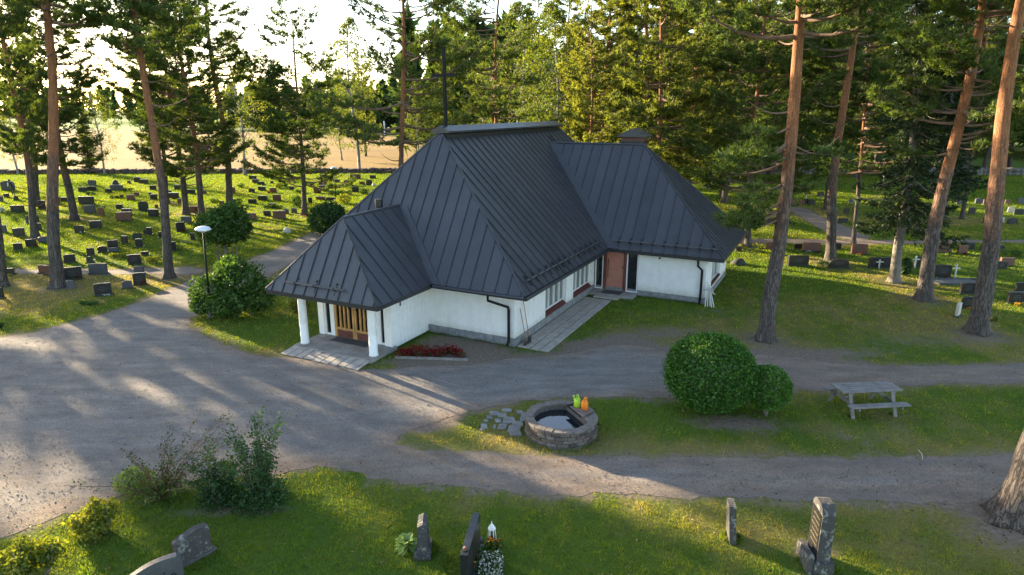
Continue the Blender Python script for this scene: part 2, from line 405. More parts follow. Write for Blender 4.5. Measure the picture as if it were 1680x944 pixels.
PATHS = {k: densify(smooth_poly(v, 1), .3, .15, 5+i) for i, (k, v) in enumerate(PATHS.items())}
from mathutils.kdtree import KDTree
def kd_of(P):
    k = KDTree(len(P))
    for i, p in enumerate(P): k.insert((p[0], p[1], 0), i)
    k.balance(); return k
kd_yard = kd_of(np.concatenate([YARD]+list(PATHS.values())))
def edge_dist(x, y): return np.array([kd_yard.find((a, b, 0))[2] for a, b in zip(x, y)])
def on_gravel(x, y):
    m = in_poly(x, y, YARD)
    for p in PATHS.values(): m |= in_poly(x, y, p)
    return m
TREE_SPOTS = []                          # (x, y, radius) bare needle litter under trunks
DIRT_PX = [((760,562),1.9,1.2,1.2),((690,592),1.8,.5,1.0),((800,585),1.4,.7,1.0),((1180,690),1.7,.6,.55),((1010,575),2.2,.9,.9),((1330,580),4,.6,.7),((1100,545),2.5,1.0,.6),((1060,585),2.2,.9,.7),((1240,590),3.0,.8,.75),((1500,700),2.6,.8,.3),((1400,720),1.6,.5,.35),((1230,700),1.6,.6,.5),
  ((1640,880),1.6,.8,.5),((1170,512),2.2,.8,.5),((1010,555),1.8,.8,.5),((1500,560),4,1.0,.5),((960,565),1.5,.5,.5),((700,700),1.2,.5,.4),((320,840),1.3,.35,.5),((430,835),1.1,.35,.5),((1330,905),.7,.4,.7)]
DRY_PX = [((1400,520),9,5,.42),((1150,560),5,3,.4),((100,475),6,4,.75),((1600,640),6,3,.25),((1300,720),6,1.6,.35),((800,715),3,1.2,.35),((1450,900),5,2.2,.3),((1250,860),3,1.2,.2),((1100,870),2.5,1,.2),
  ((300,540),1.5,1.2,.4),((1300,350),12,6,.5),((1600,370),8,4,.4),((330,455),4,1.5,.5),((420,590),1.5,.8,.7),((640,840),2,.7,.25),((1050,740),4,1,.4)]
def masks(x, y):
    dry = .16 + .26*sinnoise(x, y, 9, 11) + .22*sinnoise(x, y, 2.4, 15); dirt = np.zeros_like(x)
    for (p, rx, ry, a) in DRY_PX:
        q = gp(*p); dry += a*np.exp(-(((x-q[0])/rx)**2 + ((y-q[1])/ry)**2))
    for (p, rx, ry, a) in DIRT_PX:
        q = gp(*p); dirt += a*np.exp(-(((x-q[0])/rx)**2 + ((y-q[1])/ry)**2))
    near = (np.abs(x) < 45) & (y < 70)
    if near.any():
        d = edge_dist(x[near], y[near]); w = .55 + .45*sinnoise(x[near], y[near], 3, 4)
        dirt[near] += .75*np.clip(1 - d/np.maximum(w, .08), 0, 1); dry[near] += .35*np.clip(1 - d/.9, 0, 1)
    for (tx, ty, r) in TREE_SPOTS:
        d = np.hypot(x-tx, y-ty); dirt += .7*np.exp(-(d/r)**2); dry += .5*np.exp(-(d/(2*r))**2)
    return np.clip(dry, 0, 1), np.clip(dirt, 0, 1)
def axis(lo, hi, step, far, g=1.12):
    a = list(np.arange(lo, hi+1e-6, step)); s = step; p = hi
    while p < far: s *= g; p += s; a.append(p)
    return a
TRACKS = [[(1760,786),(1400,788),(1100,783),(850,777),(650,757),(500,730),(300,715),(0,740)],[(1700,612),(1350,622),(1120,615),(950,612),(760,640),(560,690),(350,760),(100,830)],[(620,720),(480,660),(360,590),(290,530),(310,490),(400,447),(520,385)],[(-40,640),(200,600),(400,612),(600,640),(760,625)]]
def build_ground():
    xr = axis(0, 27, .3, 2600); xs = np.array([-v for v in xr[:0:-1]] + xr)
    ys = np.array([-400,-150,-60,-25,-10,0] + axis(5, 42, .3, 2600))
    X, Y = np.meshgrid(xs, ys); x, y = X.ravel(), Y.ravel(); nx, ny = len(xs), len(ys)
    i = (np.arange(ny-1)[:,None]*nx + np.arange(nx-1)).ravel(); F = np.stack([i, i+1, i+1+nx, i+nx], 1)
    dry, dirt = masks(x, y)
    me = np_mesh('ground', np.stack([x, y, np.zeros_like(x)], 1), F, M['lawn'], {'dry': dry, 'dirt': dirt})
    tag(link('ground', me), kind='structure')
    def sheet(name, P, z, step):
        lo, hi = P.min(0), P.max(0); gx, gy = np.meshgrid(np.arange(lo[0], hi[0], step), np.arange(lo[1], hi[1], step)); gx, gy = gx.ravel(), gy.ravel()
        m = in_poly(gx, gy, P); gx, gy = gx[m], gy[m]
        pts = [Vector(p) for p in P] + [Vector(p) for p in zip(gx, gy)]; n = len(P)
        v, e, f, *_ = delaunay_2d_cdt(pts, [(k, (k+1) % n) for k in range(n)], [], 1, 1e-5)
        V = np.array([(p.x, p.y, z) for p in v]); kd = kd_of(P)
        d = np.array([kd.find((a[0], a[1], 0))[2] for a in V]); F = np.array([t for t in f if len(t) == 3])
        lower = np.clip((19 - V[:,1])/4, 0, 1)*.45 + np.clip((V[:,0]-2)/5, 0, 1)*.6*(V[:,1] > 16.5) + np.clip((V[:,0]-5)/6, 0, 1)*.3
        ed = np.clip(1 - d/.9, 0, 1)*.8 + lower
        trk = np.zeros(len(V))
        for pts_ in TRACKS:
            P_ = np.concatenate([np.linspace(a_, b_, max(2, int(np.hypot(*(b_-a_))/.2))) for a_, b_ in zip([gp(*q)[:2] for q in pts_[:-1]], [gp(*q)[:2] for q in pts_[1:]])])
            kt = kd_of(P_); dt = np.array([kt.find((a[0], a[1], 0))[2] for a in V]) + .12*sinnoise(V[:,0], V[:,1], 5, 77)
            trk = np.maximum(trk, np.exp(-((dt-.75)/.2)**2)*(.55+.45*sinnoise(V[:,0], V[:,1], 6, 78)))
        me = np_mesh(name, V, F, M['gravel'], {'edge': np.clip(ed, 0, 1), 'track': np.clip(trk, 0, 1)}); tag(link(name, me), kind='structure')
    sheet('gravel_road', YARD, .006, .3)
    for k, P in PATHS.items(): sheet('path', P, .006, .8)
    def poly(name, pts, z, mat):
        m = MB(); m.add([(p[0], p[1], z) for p in pts], [tuple(range(len(pts)))]); tag(m.build(name, mat), kind='structure')
    poly('stubble_field', [(-420,99),(-60,97.5),(40,97.5),(60,150),(55,255),(-100,256),(-170,284),(-560,300)], .02, M['stubble'])
    poly('field_track', [(-560,302),(-170,286),(-120,288),(-170,296),(-560,312)], .02, M['farsoil'])
    poly('meadow', [(-620,316),(-165,300),(-120,420),(-200,640),(-900,680)], .02, M['meadow'])

# ------------------------------------------------------------------ chapel (local frame: +x right along the front, +y back along the ridge)
TH = R(63.48); K0 = (.1125, 23.8626, 0)
_e2 = np.array([math.cos(TH), math.sin(TH)]); _e1 = np.array([_e2[1], -_e2[0]])
def ch2w(p, q, z=0): return (K0[0]+p*_e1[0]+q*_e2[0], K0[1]+p*_e1[1]+q*_e2[1], z)
CA, OE, ZE, WW, ZR, YR1, YR2 = 4.02, .807, 2.34, 9.816, 8.007, 2.783, 15.35
CHAPEL_FOOT = [ch2w(*p)[:2] for p in ((-9.9,0),(-7.8,0),(-7.75,-4.7),(-3.9,-4.7),(-3.95,0),(0.05,0),(.05,-.05),(1.45,0),(1.45,7.4),(2.4,8.2),(2.4,9.1),(5.6,9.1),(5.6,15.4),(0,15.4),(0,18.2),(-9.9,18.2))]
def roof_facet(pts, edir, parent, width=.55, s_off=0., mat=None):
    """split a planar roof face into standing-seam panels, each its own object"""
    P = [Vector(p) for p in pts]; e = Vector(edir).normalized(); n = None
    for i in range(1, len(P)-1):
        n = (P[i]-P[0]).cross(P[i+1]-P[0])
        if n.length > 1e-6: break
    n.normalize()
    if n.z < 0: n = -n
    u = n.cross(e)
    if u.z < 0: u = -u
    o = P[0]; Q = [((p-o).dot(e), (p-o).dot(u)) for p in P]
    smin, smax = min(q[0] for q in Q), max(q[0] for q in Q)
    def clip(poly, val, keep_gt):
        out = []
        for i in range(len(poly)):
            a, b = poly[i], poly[(i+1) % len(poly)]
            ia, ib = ((a[0]-val) >= 0) == keep_gt, ((b[0]-val) >= 0) == keep_gt
            if ia: out.append(a)
            if ia != ib:
                t = (val-a[0])/(b[0]-a[0]); out.append((val, a[1]+(b[1]-a[1])*t))
        return out
    to3 = lambda q, h: o + e*q[0] + u*q[1] + n*h
    s = smin + s_off - (width if s_off > 0 else 0)
    while s < smax - .02:
        a, b = max(s, smin), min(s+width, smax)
        if b-a > .02:
            c = clip(clip(Q, a+.001, True), b-.001, False)
            if len(c) >= 3:
                m = MB(); h = .014 + random.uniform(0, .004)
                base = [to3(q, 0) for q in c]; m.prism(base, n*h)
                if s > smin + .05:                                   # the standing seam on its low edge
                    ts = sorted(q[1] for q in clip(clip(Q, s-.004, True), s+.004, False))
                    if len(ts) >= 2 and ts[-1]-ts[0] > .1:
                        p0, p1 = to3((s, ts[0]), .03), to3((s, ts[-1]), .03); m.bar(p0, p1, .03, .062, n)
                m.build('roof_panel', M['roof'], parent)
        s += width
def snow_guard(a, b, n_br, up, parent, out):
    a, b, up, out = Vector(a), Vector(b), Vector(up).normalized(), Vector(out)
    g = empty('snow_guard', parent=parent)
    m = MB(); m.tube([a+out*.16, b+out*.16], .022, 6); m.tube([a+out*.10+up*.05, b+out*.10+up*.05], .018, 6); m.build('rail', M['rail'], g)
    for i in range(n_br):
        p = a + (b-a)*((i+.5)/n_br); m = MB()
        d = (b-a).normalized(); m.bar(p-up*.22, p+up*.22, .035, .07, out); m.bar(p, p+out*.2, .035, .08, up); m.lathe([(.005,-.0),(.045,.01),(.05,.04),(.03,.06),(.005,.07)], 8, tuple(p+up*.2+out*.02))
        m.build('bracket', M['dark_metal'], g)
def build_chapel():
    root = empty('chapel', K0, TH-math.pi/2)
    tag(root, 'white rendered chapel with steep dark standing seam metal roofs', 'chapel')
    zb = ZE-.16
    # --- walls
    m = MB(); m.box(-WW, 0, .0, 18.13, .3, zb); 
    walls = MB()
    walls.box(-WW, -.0, 0, .3, .34, zb-.002)                                    # front
    walls.box(-WW, -WW+.3, .3, 18.1, .34, zb-.002); walls.box(-WW+.3, -.002, 17.8, 18.1, .34, zb-.002)
    walls.box(-.3, 0, .3, 2.94, .34, zb-.002); walls.box(-.3, 0, 5.28, 6.2, .34, zb-.002); walls.box(-.3, 0, 8.64, 9.1, .34, zb-.002)
    walls.box(-.32, -.25, 2.94, 8.64, .3, .34); walls.box(-.3,-.05,2.94,5.28,2.1,zb-.002); walls.box(-.3,-.05,6.2,8.64,2.1,zb-.002)
    walls.build('main_wall', M['render'], root)
    w = MB(); w.box(2.26, 5.52, 9.15, 9.4, .30, zb-.002); w.box(0.0, 2.26, 9.15, 9.4, 2.16, zb-.002)
    w.box(5.27, 5.52, 9.4, 10.75, .30, zb-.002); w.box(5.27, 5.52, 13.2, 15.28, .30, zb-.002); w.box(5.27,5.5,10.75,13.2,.3,.6); w.box(0, 5.27, 15.03, 15.28, .3, zb-.002)
    w.build('wing_wall', M['render'], root)
    p = MB(); p.box(-CA-.22, -CA, -2.33, -.002, .06, zb-.002); p.box(-7.65, -7.43, -2.33, -.002, .06, zb-.002)
    p.box(-7.65, -7.36, -2.5, -2.332, .15, zb-.002); p.box(-4.36, -CA, -2.5, -2.332, .15, zb-.002)
    p.box(-7.03, -6.86, -2.46, -2.30, .15, zb-.002); p.box(-4.86, -4.62, -2.46, -2.30, .15, zb-.002)
    p.box(-6.86, -4.86, -2.44, -2.3, 2.1, zb-.004)
    p.build('porch_wall', M['white_paint'], root)
    # vertical boarding joints on the porch side wall
    for k in range(9):
        q = -2.2 + k*.25; MB().box(-CA, -CA+.012, q, q+.235, .08, zb-.05).build('wall_board', M['white_paint'], root)
    # --- plinth blocks
    pl = MB(); pl.box(-WW+.02, -.03, .03, 18.0, 0, .335); pl.box(.03, 5.49, 9.18, 15.2, 0, .295); plo = pl.build('plinth', M['plinth'], root)
    k = -CA
    while k < -.05:
        b = min(k+.44, .012); MB().box(k+.004, b-.004, -.02, .1, 0, .345+random.uniform(-.003,.003)).build('plinth_block', M['plinth'], plo, bevel=.006); k += .44
    k = 0
    while k < 9.0:
        b = min(k+.6, 9.12); MB().box(-.1, .02, k+.024, b-.004, 0, .33+random.uniform(-.003,.003)).build('plinth_block', M['plinth'], plo, bevel=.006); k += .6
    k = 2.27
    while k < 5.5:
        b = min(k+.5, 5.54); MB().box(k+.004, b-.004, 9.125, 9.2, 0, .30+random.uniform(-.003,.003)).build('plinth_block', M['plinth'], plo, bevel=.006); k += .5
    k = 9.2
    while k < 15.2:
        b = min(k+.6, 15.28); MB().box(5.45, 5.545, k+.004, b-.004, 0, .30).build('plinth_block', M['plinth'], plo, bevel=.006); k += .6
    # --- long wall windows
    for (q0, q1) in ((2.94, 5.28), (6.2, 8.64)):
        f = MB(); z0, z1 = .62, 2.1
        f.box(-.22, -.10, q0, q1, z0-.05, z0); f.box(-.22, -.10, q0, q1, z1-.06, z1)
        n = 4
        for i in range(n+1):
            c = q0 + (q1-q0)*i/n; c = min(max(c, q0+.03), q1-.03); f.box(-.21, -.09, c-.03, c+.03, z0, z1-.06)
        fo = f.build('window', M['white_paint'], root)
        for i in range(n):
            a, b = q0+(q1-q0)*i/n+.035, q0+(q1-q0)*(i+1)/n-.035
            MB().box(-.165, -.155, a, b, z0, z1-.06).build('pane', M['pane'], fo)
            cb = MB()
            for j in range(4):
                c = a + (b-a)*(j+.5)/4; cb.box(-.152, -.148, c-.02-.015*(j%2), c+.02, z0+.02, z1-.08)
            cb.build('curtain', M['curtain'], fo)
        MB().add([(-.24,q0+.01,.40),(.03,q0+.01,.36),(.03,q0+.01,.40),(-.24,q0+.01,.57),(-.24,q1-.01,.40),(.03,q1-.01,.36),(.03,q1-.01,.40),(-.24,q1-.01,.57)],
            [(0,1,2,3),(7,6,5,4),(3,2,6,7),(0,4,5,1),(1,5,6,2),(0,3,7,4)]).build('window_sill', M['sill'], fo)
    # wing end window
    f = MB(); f.box(5.3,5.44,10.75,10.81,.66,zb-.01); f.box(5.3,5.44,13.14,13.2,.66,zb-.01); f.box(5.3,5.44,11.95,12.0,.66,zb-.01); f.box(5.3,5.44,10.81,13.14,.62,.66)
    fo = f.build('window', M['white_paint'], root); MB().box(5.35,5.36,10.81,13.14,.66,zb-.01).build('pane', M['pane'], fo)
    MB().box(5.3,5.56,10.76,13.19,.50,.60).build('window_sill', M['sill'], fo)
    # --- side entrance: salmon door between two sidelights
    f = MB()
    for a, b in ((.02,.07),(.40,.45),(1.66,1.71),(2.19,2.24)): f.box(a, b, 9.17, 9.3, .14, 2.16)
    f.box(.07,.40,9.17,9.3,.14,.19); f.box(1.71,2.19,9.17,9.3,.14,.19); f.box(.07,.40,9.17,9.3,2.1,2.16); f.box(1.71,2.19,9.17,9.3,2.1,2.16)
    fo = f.build('door_frame', M['white_paint'], root)
    MB().box(.07,.40,9.24,9.25,.19,2.1).build('pane', M['glass'], fo); MB().box(1.71,2.19,9.24,9.25,.19,2.1).build('pane', M['glass'], fo)
    j = MB(); j.box(.45,.60,9.16,9.3,.14,2.16); j.box(1.50,1.66,9.16,9.3,.14,2.16); j.build('door_jamb', M['redwood'], root)
    d = MB().box(.61,1.49,9.2,9.26,.15,2.14).build('side_door', M['salmon'], root, bevel=.006)
    h = MB(); h.tube([(.72,9.13,.75),(.72,9.13,1.75)],.014,6); h.box(.71,.73,9.13,9.2,.85,.88); h.box(.71,.73,9.13,9.2,1.62,1.65); h.build('handle', M['black'], d)
    MB().box(1.44,1.47,9.17,9.2,1.3,1.4).build('lock', M['black'], d)
    MB().box(.05, 2.26, 8.3, 9.16, 0, .135).build('door_landing', M['concrete'], root, bevel=.01)
    MB().box(.4, 1.65, 7.9, 8.28, 0, .07).build('door_step', M['concrete2'], root, bevel=.01)
    MB().box(.62, 1.6, 8.4, 9.0, .136, .155).build('door_mat', M['mat'], root)
    # --- porch: slab, columns, double door, sidelights
    MB().box(-7.62, -3.92, -3.97, -2.3, 0, .148).build('porch_floor', M['concrete'], root, bevel=.01)
    for (x, y) in ((-7.36,-3.62),(-4.12,-3.5)):
        m = MB(); prof = [(.175,.149),(.175,.2),(.16,.22),(.16,.95),(.158,.955),(.16,.96),(.155,zb-.2),(.155,zb-.004)]; m.lathe(prof, 20, (x,y,0)); m.build('column', M['white_paint'], root, smooth=True)
    for (a, b) in ((-7.36,-7.03),(-4.62,-4.36)):
        f = MB(); f.box(a, a+.05, -2.44,-2.36,.15,zb-.01); f.box(b-.05, b, -2.44,-2.36,.15,zb-.01); f.box(a+.05,b-.05,-2.44,-2.34,.15,.22)
        fo = f.build('sidelight', M['white_paint'], root); MB().box(a+.05, b-.05, -2.38,-2.37,.22,zb-.01).build('pane', M['glass'], fo)
    MB().box(-6.86,-4.86,-2.34,-2.31,.15,2.1).build('door_backing', M['glass'], root)
    for (a, b, hs) in ((-6.84,-5.86,1),(-5.84,-4.88,-1)):
        d = MB(); d.box(a, a+.09, -2.45,-2.38,.15,2.1); d.box(b-.09, b, -2.45,-2.38,.15,2.1); d.box(a+.09,b-.09,-2.45,-2.38,1.98,2.1)
        do = d.build('front_door', M['oak'], root); tag(do, label='golden oak slatted leaf of the front double door')
        n = 4; wgap = (b-a-.18)/n
        for i in range(1, n):
            c = a+.09+wgap*i; MB().add([(c-.045,-2.45,.5),(c+.045,-2.45,.5),(c+.03,-2.45,1.98),(c-.03,-2.45,1.98),(c-.045,-2.40,.5),(c+.045,-2.40,.5),(c+.03,-2.40,1.98),(c-.03,-2.40,1.98)],
               [(0,1,2,3),(7,6,5,4),(0,4,5,1),(1,5,6,2),(2,6,7,3),(3,7,4,0)]).build('slat', M['oak'], do)
        MB().box(a+.09,b-.09,-2.462,-2.40,1.50,1.62).build('rail', M['oak'], do); MB().box(a+.09,b-.09,-2.455,-2.40,.46,.55).build('rail', M['oak'], do)
        for i in range(8):
            c = a+.09+(b-a-.18)*i/8; MB().box(c+.003, c+(b-a-.18)/8-.003,-2.45,-2.39,.155,.459).build('kick_board', M['redwood'], do)
        hx = b-.14 if hs == 1 else a+.14
        h = MB(); h.tube([(hx-hs*.10,-2.48,1.92),(hx-hs*.02,-2.50,1.86),(hx-hs*.1,-2.5,1.74),(hx-hs*.02,-2.5,1.62),(hx-hs*.1,-2.5,1.5),(hx,-2.5,1.38)],.022,6); h.build('handle', M['black'], do)
    MB().box(-6.7,-4.9,-2.98,-2.52,.149,.165).build('door_mat', M['mat'], root)
    MB().box(-CA-.001,-CA+.03,-1.93,-1.85,1.65,1.95).build('wall_lamp', M['rail'], root)
    # ramp slabs before the porch
    r = random.Random(4); x = -7.62
    while x < -4.0:
        wd = r.uniform(.34,.46); b = min(x+wd, -3.9); l = r.uniform(-.06,.06)
        MB().add([(x+.02,-4.66+l*.6,.012),(b-.02,-4.66+l*.6,.012),(b-.02,-3.98,.09),(x+.02,-3.98,.09),(x+.02,-4.66+l*.6,.05),(b-.02,-4.66+l*.6,.05),(b-.02,-3.98,.128),(x+.02,-3.98,.128)],
           [(0,3,2,1),(4,5,6,7),(0,1,5,4),(1,2,6,5),(2,3,7,6),(3,0,4,7)]).build('paving_slab', M['concrete2'], root, bevel=.008); x += wd
    # --- roofs: deck, panels, ridge, guards
    def deck(name, bot, tops, faces, parent=root):
        m = MB(); n = len(bot)
        lo = [(p[0],p[1],zb) for p in bot]; up = [(p[0],p[1],ZE-.004) for p in bot]
        m.add(lo+up+tops, [tuple(range(n-1,-1,-1))] + [(i,(i+1)%n,n+(i+1)%n,n+i) for i in range(n)] + faces)
        return m.build(name, M['dark_metal'], parent)
    x0, x1, y0, y1, xc = -WW-OE, OE, -OE, YR2+YR1+OE, -WW/2
    main = deck('main_roof', [(x0,y0),(x1,y0),(x1,y1),(x0,y1)], [(xc,YR1,ZR-.02),(xc,YR2,ZR-.02)], [(4,5,8),(5,6,9,8),(6,7,9),(7,4,8,9)])
    A,B,C,D = (x0,y0,ZE),(x1,y0,ZE),(x1,y1,ZE),(x0,y1,ZE); R1,R2 = (xc,YR1,ZR),(xc,YR2,ZR)
    roof_facet([A,B,R1],(1,0,0),main,.535); roof_facet([B,C,R2,R1],(0,1,0),main,.55); roof_facet([C,D,R2],(1,0,0),main,.6); roof_facet([D,A,R1,R2],(0,1,0),main,.55)
    # hip caps
    def cap(a, b, nm, par, w=.05): MB().tube([Vector(a)+Vector((0,0,.03)), Vector(b)+Vector((0,0,.03))], w, 6).build(nm, M['roof'], par)
    cap(B,R1,'hip_cap',main); cap(A,R1,'hip_cap',main); cap(C,R2,'hip_cap',main); cap(D,R2,'hip_cap',main)
    m = MB(); s = [(-.44,-.13),(.44,-.13),(.44,-.05),(0,.17),(-.44,-.05)]
    m.prism([(xc+a, YR1-.12, ZR+b+.10) for a,b in s], (0, YR2-YR1+.24, 0)); rc = m.build('ridge_vent', M['roof'], main)
    MB().box(xc-.30, xc+.30, YR1-.02, YR2+.02, ZR-.3, ZR-.08).build('ridge_base', M['dark_metal'], main)
    snow_guard((.50,-.2,2.68),(.50,8.3,2.68),13,(-.71,0,.71),main,(.71,0,.71))
    g = MB(); g.tube([(-3.15,-OE-.07,ZE-.07),(x1+.02,-OE-.07,ZE-.05)],.07,8); g.build('gutter', M['dark_metal'], main)
    g = MB(); g.tube([(x1+.07,-OE-.08,ZE-.07),(x1+.07,8.68,ZE-.07)],.07,8); g.build('gutter', M['dark_metal'], main)
    g = MB(); g.tube([(x0-.07,-OE-.08,ZE-.07),(x0-.07,y1,ZE-.07)],.07,8); g.build('gutter', M['dark_metal'], main)
    # wing roof
    wx1, wy0, wy1, wz, wxe = 6.324, 8.732, 16.09, 7.14, 1.338; wyc = (wy0+wy1)/2; sl = (ZR-ZE)/(WW/2+OE); wxs = OE-(wz-ZE)/sl
    wing = deck('wing_roof', [(OE-.02,wy0),(wx1,wy0),(wx1,wy1),(OE-.02,wy1)], [(wxs-.02,wyc,wz-.02),(wxe,wyc,wz-.02)], [(4,5,9,8),(5,6,9),(6,7,8,9),(7,4,8)])
    E1,E2,E3,E4 = (OE,wy0,ZE),(wx1,wy0,ZE),(wx1,wy1,ZE),(OE,wy1,ZE); W1,W2 = (wxs,wyc,wz),(wxe,wyc,wz)
    roof_facet([E1,E2,W2,W1],(1,0,0),wing,.55,.4); roof_facet([E2,E3,W2],(0,1,0),wing,.5); roof_facet([E3,E4,W1,W2],(1,0,0),wing,.55)
    cap(E2,W2,'hip_cap',wing); cap(E3,W2,'hip_cap',wing); cap((wxs-.05,wyc,wz),W2,'ridge_cap',wing,.06)
    nW = Vector((0, -(wz-ZE), (wyc-wy0))).normalized()
    def flash(a, b, side, nrm, w, par):
        a, b, side, nrm = Vector(a), Vector(b), Vector(side), Vector(nrm)
        MB().prism([a+nrm*.045, a+side*w+nrm*.045, b+side*w+nrm*.045, b+nrm*.045], nrm*.014).build('valley_flashing', M['roof'], par)
    flash(E1, W1, (1,0,0), nW, .42, wing)
    snow_guard((1.0,8.95,2.66),(6.0,8.95,2.66),9,(0,.61,.79),wing,(0,-.79,.61))
    # porch roof
    px0, px1, pq0, pa, pz = -8.499, -3.236, -4.255, -2.658, 5.033; pc = (px0+px1)/2; qm = -OE+(pz-ZE)/(ZR-ZE)*(YR1+OE)
    por = deck('porch_roof', [(px0,pq0),(px1,pq0),(px1,-OE+.02),(px0,-OE+.02)], [(pc,pa,pz-.02),(pc,qm+.02,pz-.02)], [(4,5,8),(5,6,9,8),(6,7,9),(7,4,8,9)])
    a,b,c,d = (px0,pq0,ZE),(px1,pq0,ZE),(px1,-OE,ZE),(px0,-OE,ZE); e,f = (pc,pa,pz),(pc,qm,pz)
    roof_facet([a,b,e],(1,0,0),por,.535,.3); roof_facet([b,c,f,e],(0,1,0),por,.6,.3); roof_facet([d,a,e,f],(0,1,0),por,.6,.3)
    cap(b,e,'hip_cap',por,.04); cap(a,e,'hip_cap',por,.04); cap(e,f,'ridge_cap',por,.05)
    nM = Vector((0,-(ZR-ZE),YR1+OE)).normalized()
    flash(c, f, (1,0,0), nM, .40, por); flash(d, f, (-1,0,0), nM, .40, por)
    snow_guard((-7.55,-4.06,2.66),(-4.75,-4.06,2.66),3,(0,.5,.86),por,(0,-.86,.5))
    # small vent stack, brick chimney with its own little roof, spot lamp, roof cross
    vx, vq, vz = -6.6, .45, 4.35
    m = MB(); m.tube([(vx,vq,vz-.3),(vx,vq,vz+.75)],.10,10); m.tube([(vx,vq,vz+.62),(vx,vq,vz+.98)],.17,10); m.build('vent_stack', M['dark_metal'], root)
    cx, cq = .42, 13.8
    ch = MB().box(cx-.6,cx+.6,cq-.45,cq+.45,4.2,7.53).build('chimney', M['brick'], root)
    for k in range(9):
        for s_ in (-1, 1): pass
    m = MB(); m.prism([(cx-.80,cq-.72,7.52),(cx+.80,cq-.72,7.52),(cx+.80,cq-.72,7.57),(cx,cq-.72,7.97),(cx-.80,cq-.72,7.57)],(0,1.44,0)); m.build('chimney_roof', M['roof'], ch)
    MB().box(cx-.66,cx+.66,cq-.5,cq+.5,7.2,7.3).build('chimney_band', M['dark_metal'], ch)
    m = MB(); X, Q = xc+.02, YR1+.35; H0, H1 = ZR+.1, ZR+3.45
    m.box(X-.055,X+.055,Q-.055,Q+.055,H0,H1); m.box(X-.62,X-.056,Q-.045,Q+.045,H1-1.18,H1-1.05); m.box(X+.056,X+.62,Q-.045,Q+.045,H1-1.18,H1-1.05)
    tag(m.build('roof_cross', M['black'], root), label='tall thin black cross on the front end of the roof ridge')
    m = MB(); m.tube([(-.72,-OE-.05,2.22),(-.72,-OE-.05,2.02),(-.24,-.12,1.62),(-.22,-.1,1.5),(-.22,-.1,.22),(-.22,-.24,.08)],.055,8); m.build('downpipe', M['black'], root)
    m = MB(); m.tube([(5.14,8.98,2.16),(5.14,8.98,1.86),(5.34,9.05,1.66),(5.34,9.05,.2),(5.34,8.9,.07)],.055,8); m.build('downpipe', M['black'], root)
    m = MB(); m.box(3.27,3.33,9.0,9.14,2.0,2.07); m.build('wall_lamp', M['black'], root)
    m = MB(); m.bar((xc+1.9,YR2-2.4,ZR-1.85),(xc+1.9-1.3,YR2-2.4,ZR-.5),.05,.03); m.bar((xc+1.9,YR2-2.1,ZR-1.85),(xc+1.9-1.3,YR2-2.1,ZR-.5),.05,.03)
    for k in range(4):
        t = k/3*.9+.05; m.bar((xc+1.9-1.3*t,YR2-2.4,ZR-1.83+1.35*t),(xc+1.9-1.3*t,YR2-2.1,ZR-1.83+1.35*t),.03,.03)
    m.build('roof_ladder', M['dark_metal'], root)
    # path of slabs along the long wall
    r = random.Random(9); pv = empty('slab_path', ch2w(0,0,0), TH-math.pi/2); tag(pv, kind='structure')
    for (a, b) in ((.06,.62),(.635,1.03),(1.045,1.42)):
        q = -.02 + r.uniform(0,.1)
        while q < 7.5:
            l = .55; MB().box(a+.012, b-.012, q+.012, q+l-.012, 0, .035+r.uniform(-.008,.008)).build('paving_slab', M['concrete2'], pv, bevel=.008); q += l
build_chapel()

# ------------------------------------------------------------------ vegetation makers
def unit(a): return a/(np.linalg.norm(a, axis=-1, keepdims=True)+1e-9)
def blades(P, D, n, L, W, r, spread=.75):
    """n tapering blades per tuft; P (m,3) roots, D (m,3) axes"""
    P = np.repeat(P, n, 0); D = np.repeat(D, n, 0); m = len(P)
    d = unit(D + r.normal(0, spread, (m,3))); s = unit(np.cross(d, r.normal(0,1,(m,3))))
    l = L*r.uniform(.6, 1.25, (m,1)); w = W*r.uniform(.6, 1.3, (m,1))
    V = np.empty((m,3,3)); V[:,0] = P - s*w*.5; V[:,1] = P + s*w*.5; V[:,2] = P + d*l
    return V.reshape(-1,3)
def leaves(P, size, r, up=.4, droop=0):
    """diamond leaves with random facing"""
    m = len(P); n = unit(r.normal(0,1,(m,3)) + np.array([0,0,up])); a = unit(np.cross(n, r.normal(0,1,(m,3)))); b = np.cross(n, a)
    if droop: a = unit(a + np.array([0,0,-droop]))
    l = size*r.uniform(.6,1.3,(m,1)); V = np.empty((m,4,3))
    V[:,0] = P - a*l*.5; V[:,1] = P + b*l*.32 + n*l*.05; V[:,2] = P + a*l*.5; V[:,3] = P - b*l*.32 + n*l*.05
    return V.reshape(-1,3)
def tri_mesh(name, V, mat): return np_mesh(name, V, np.arange(len(V)).reshape(-1,3), mat)
def quad_mesh(name, V, mat): return np_mesh(name, V, np.arange(len(V)).reshape(-1,4), mat)
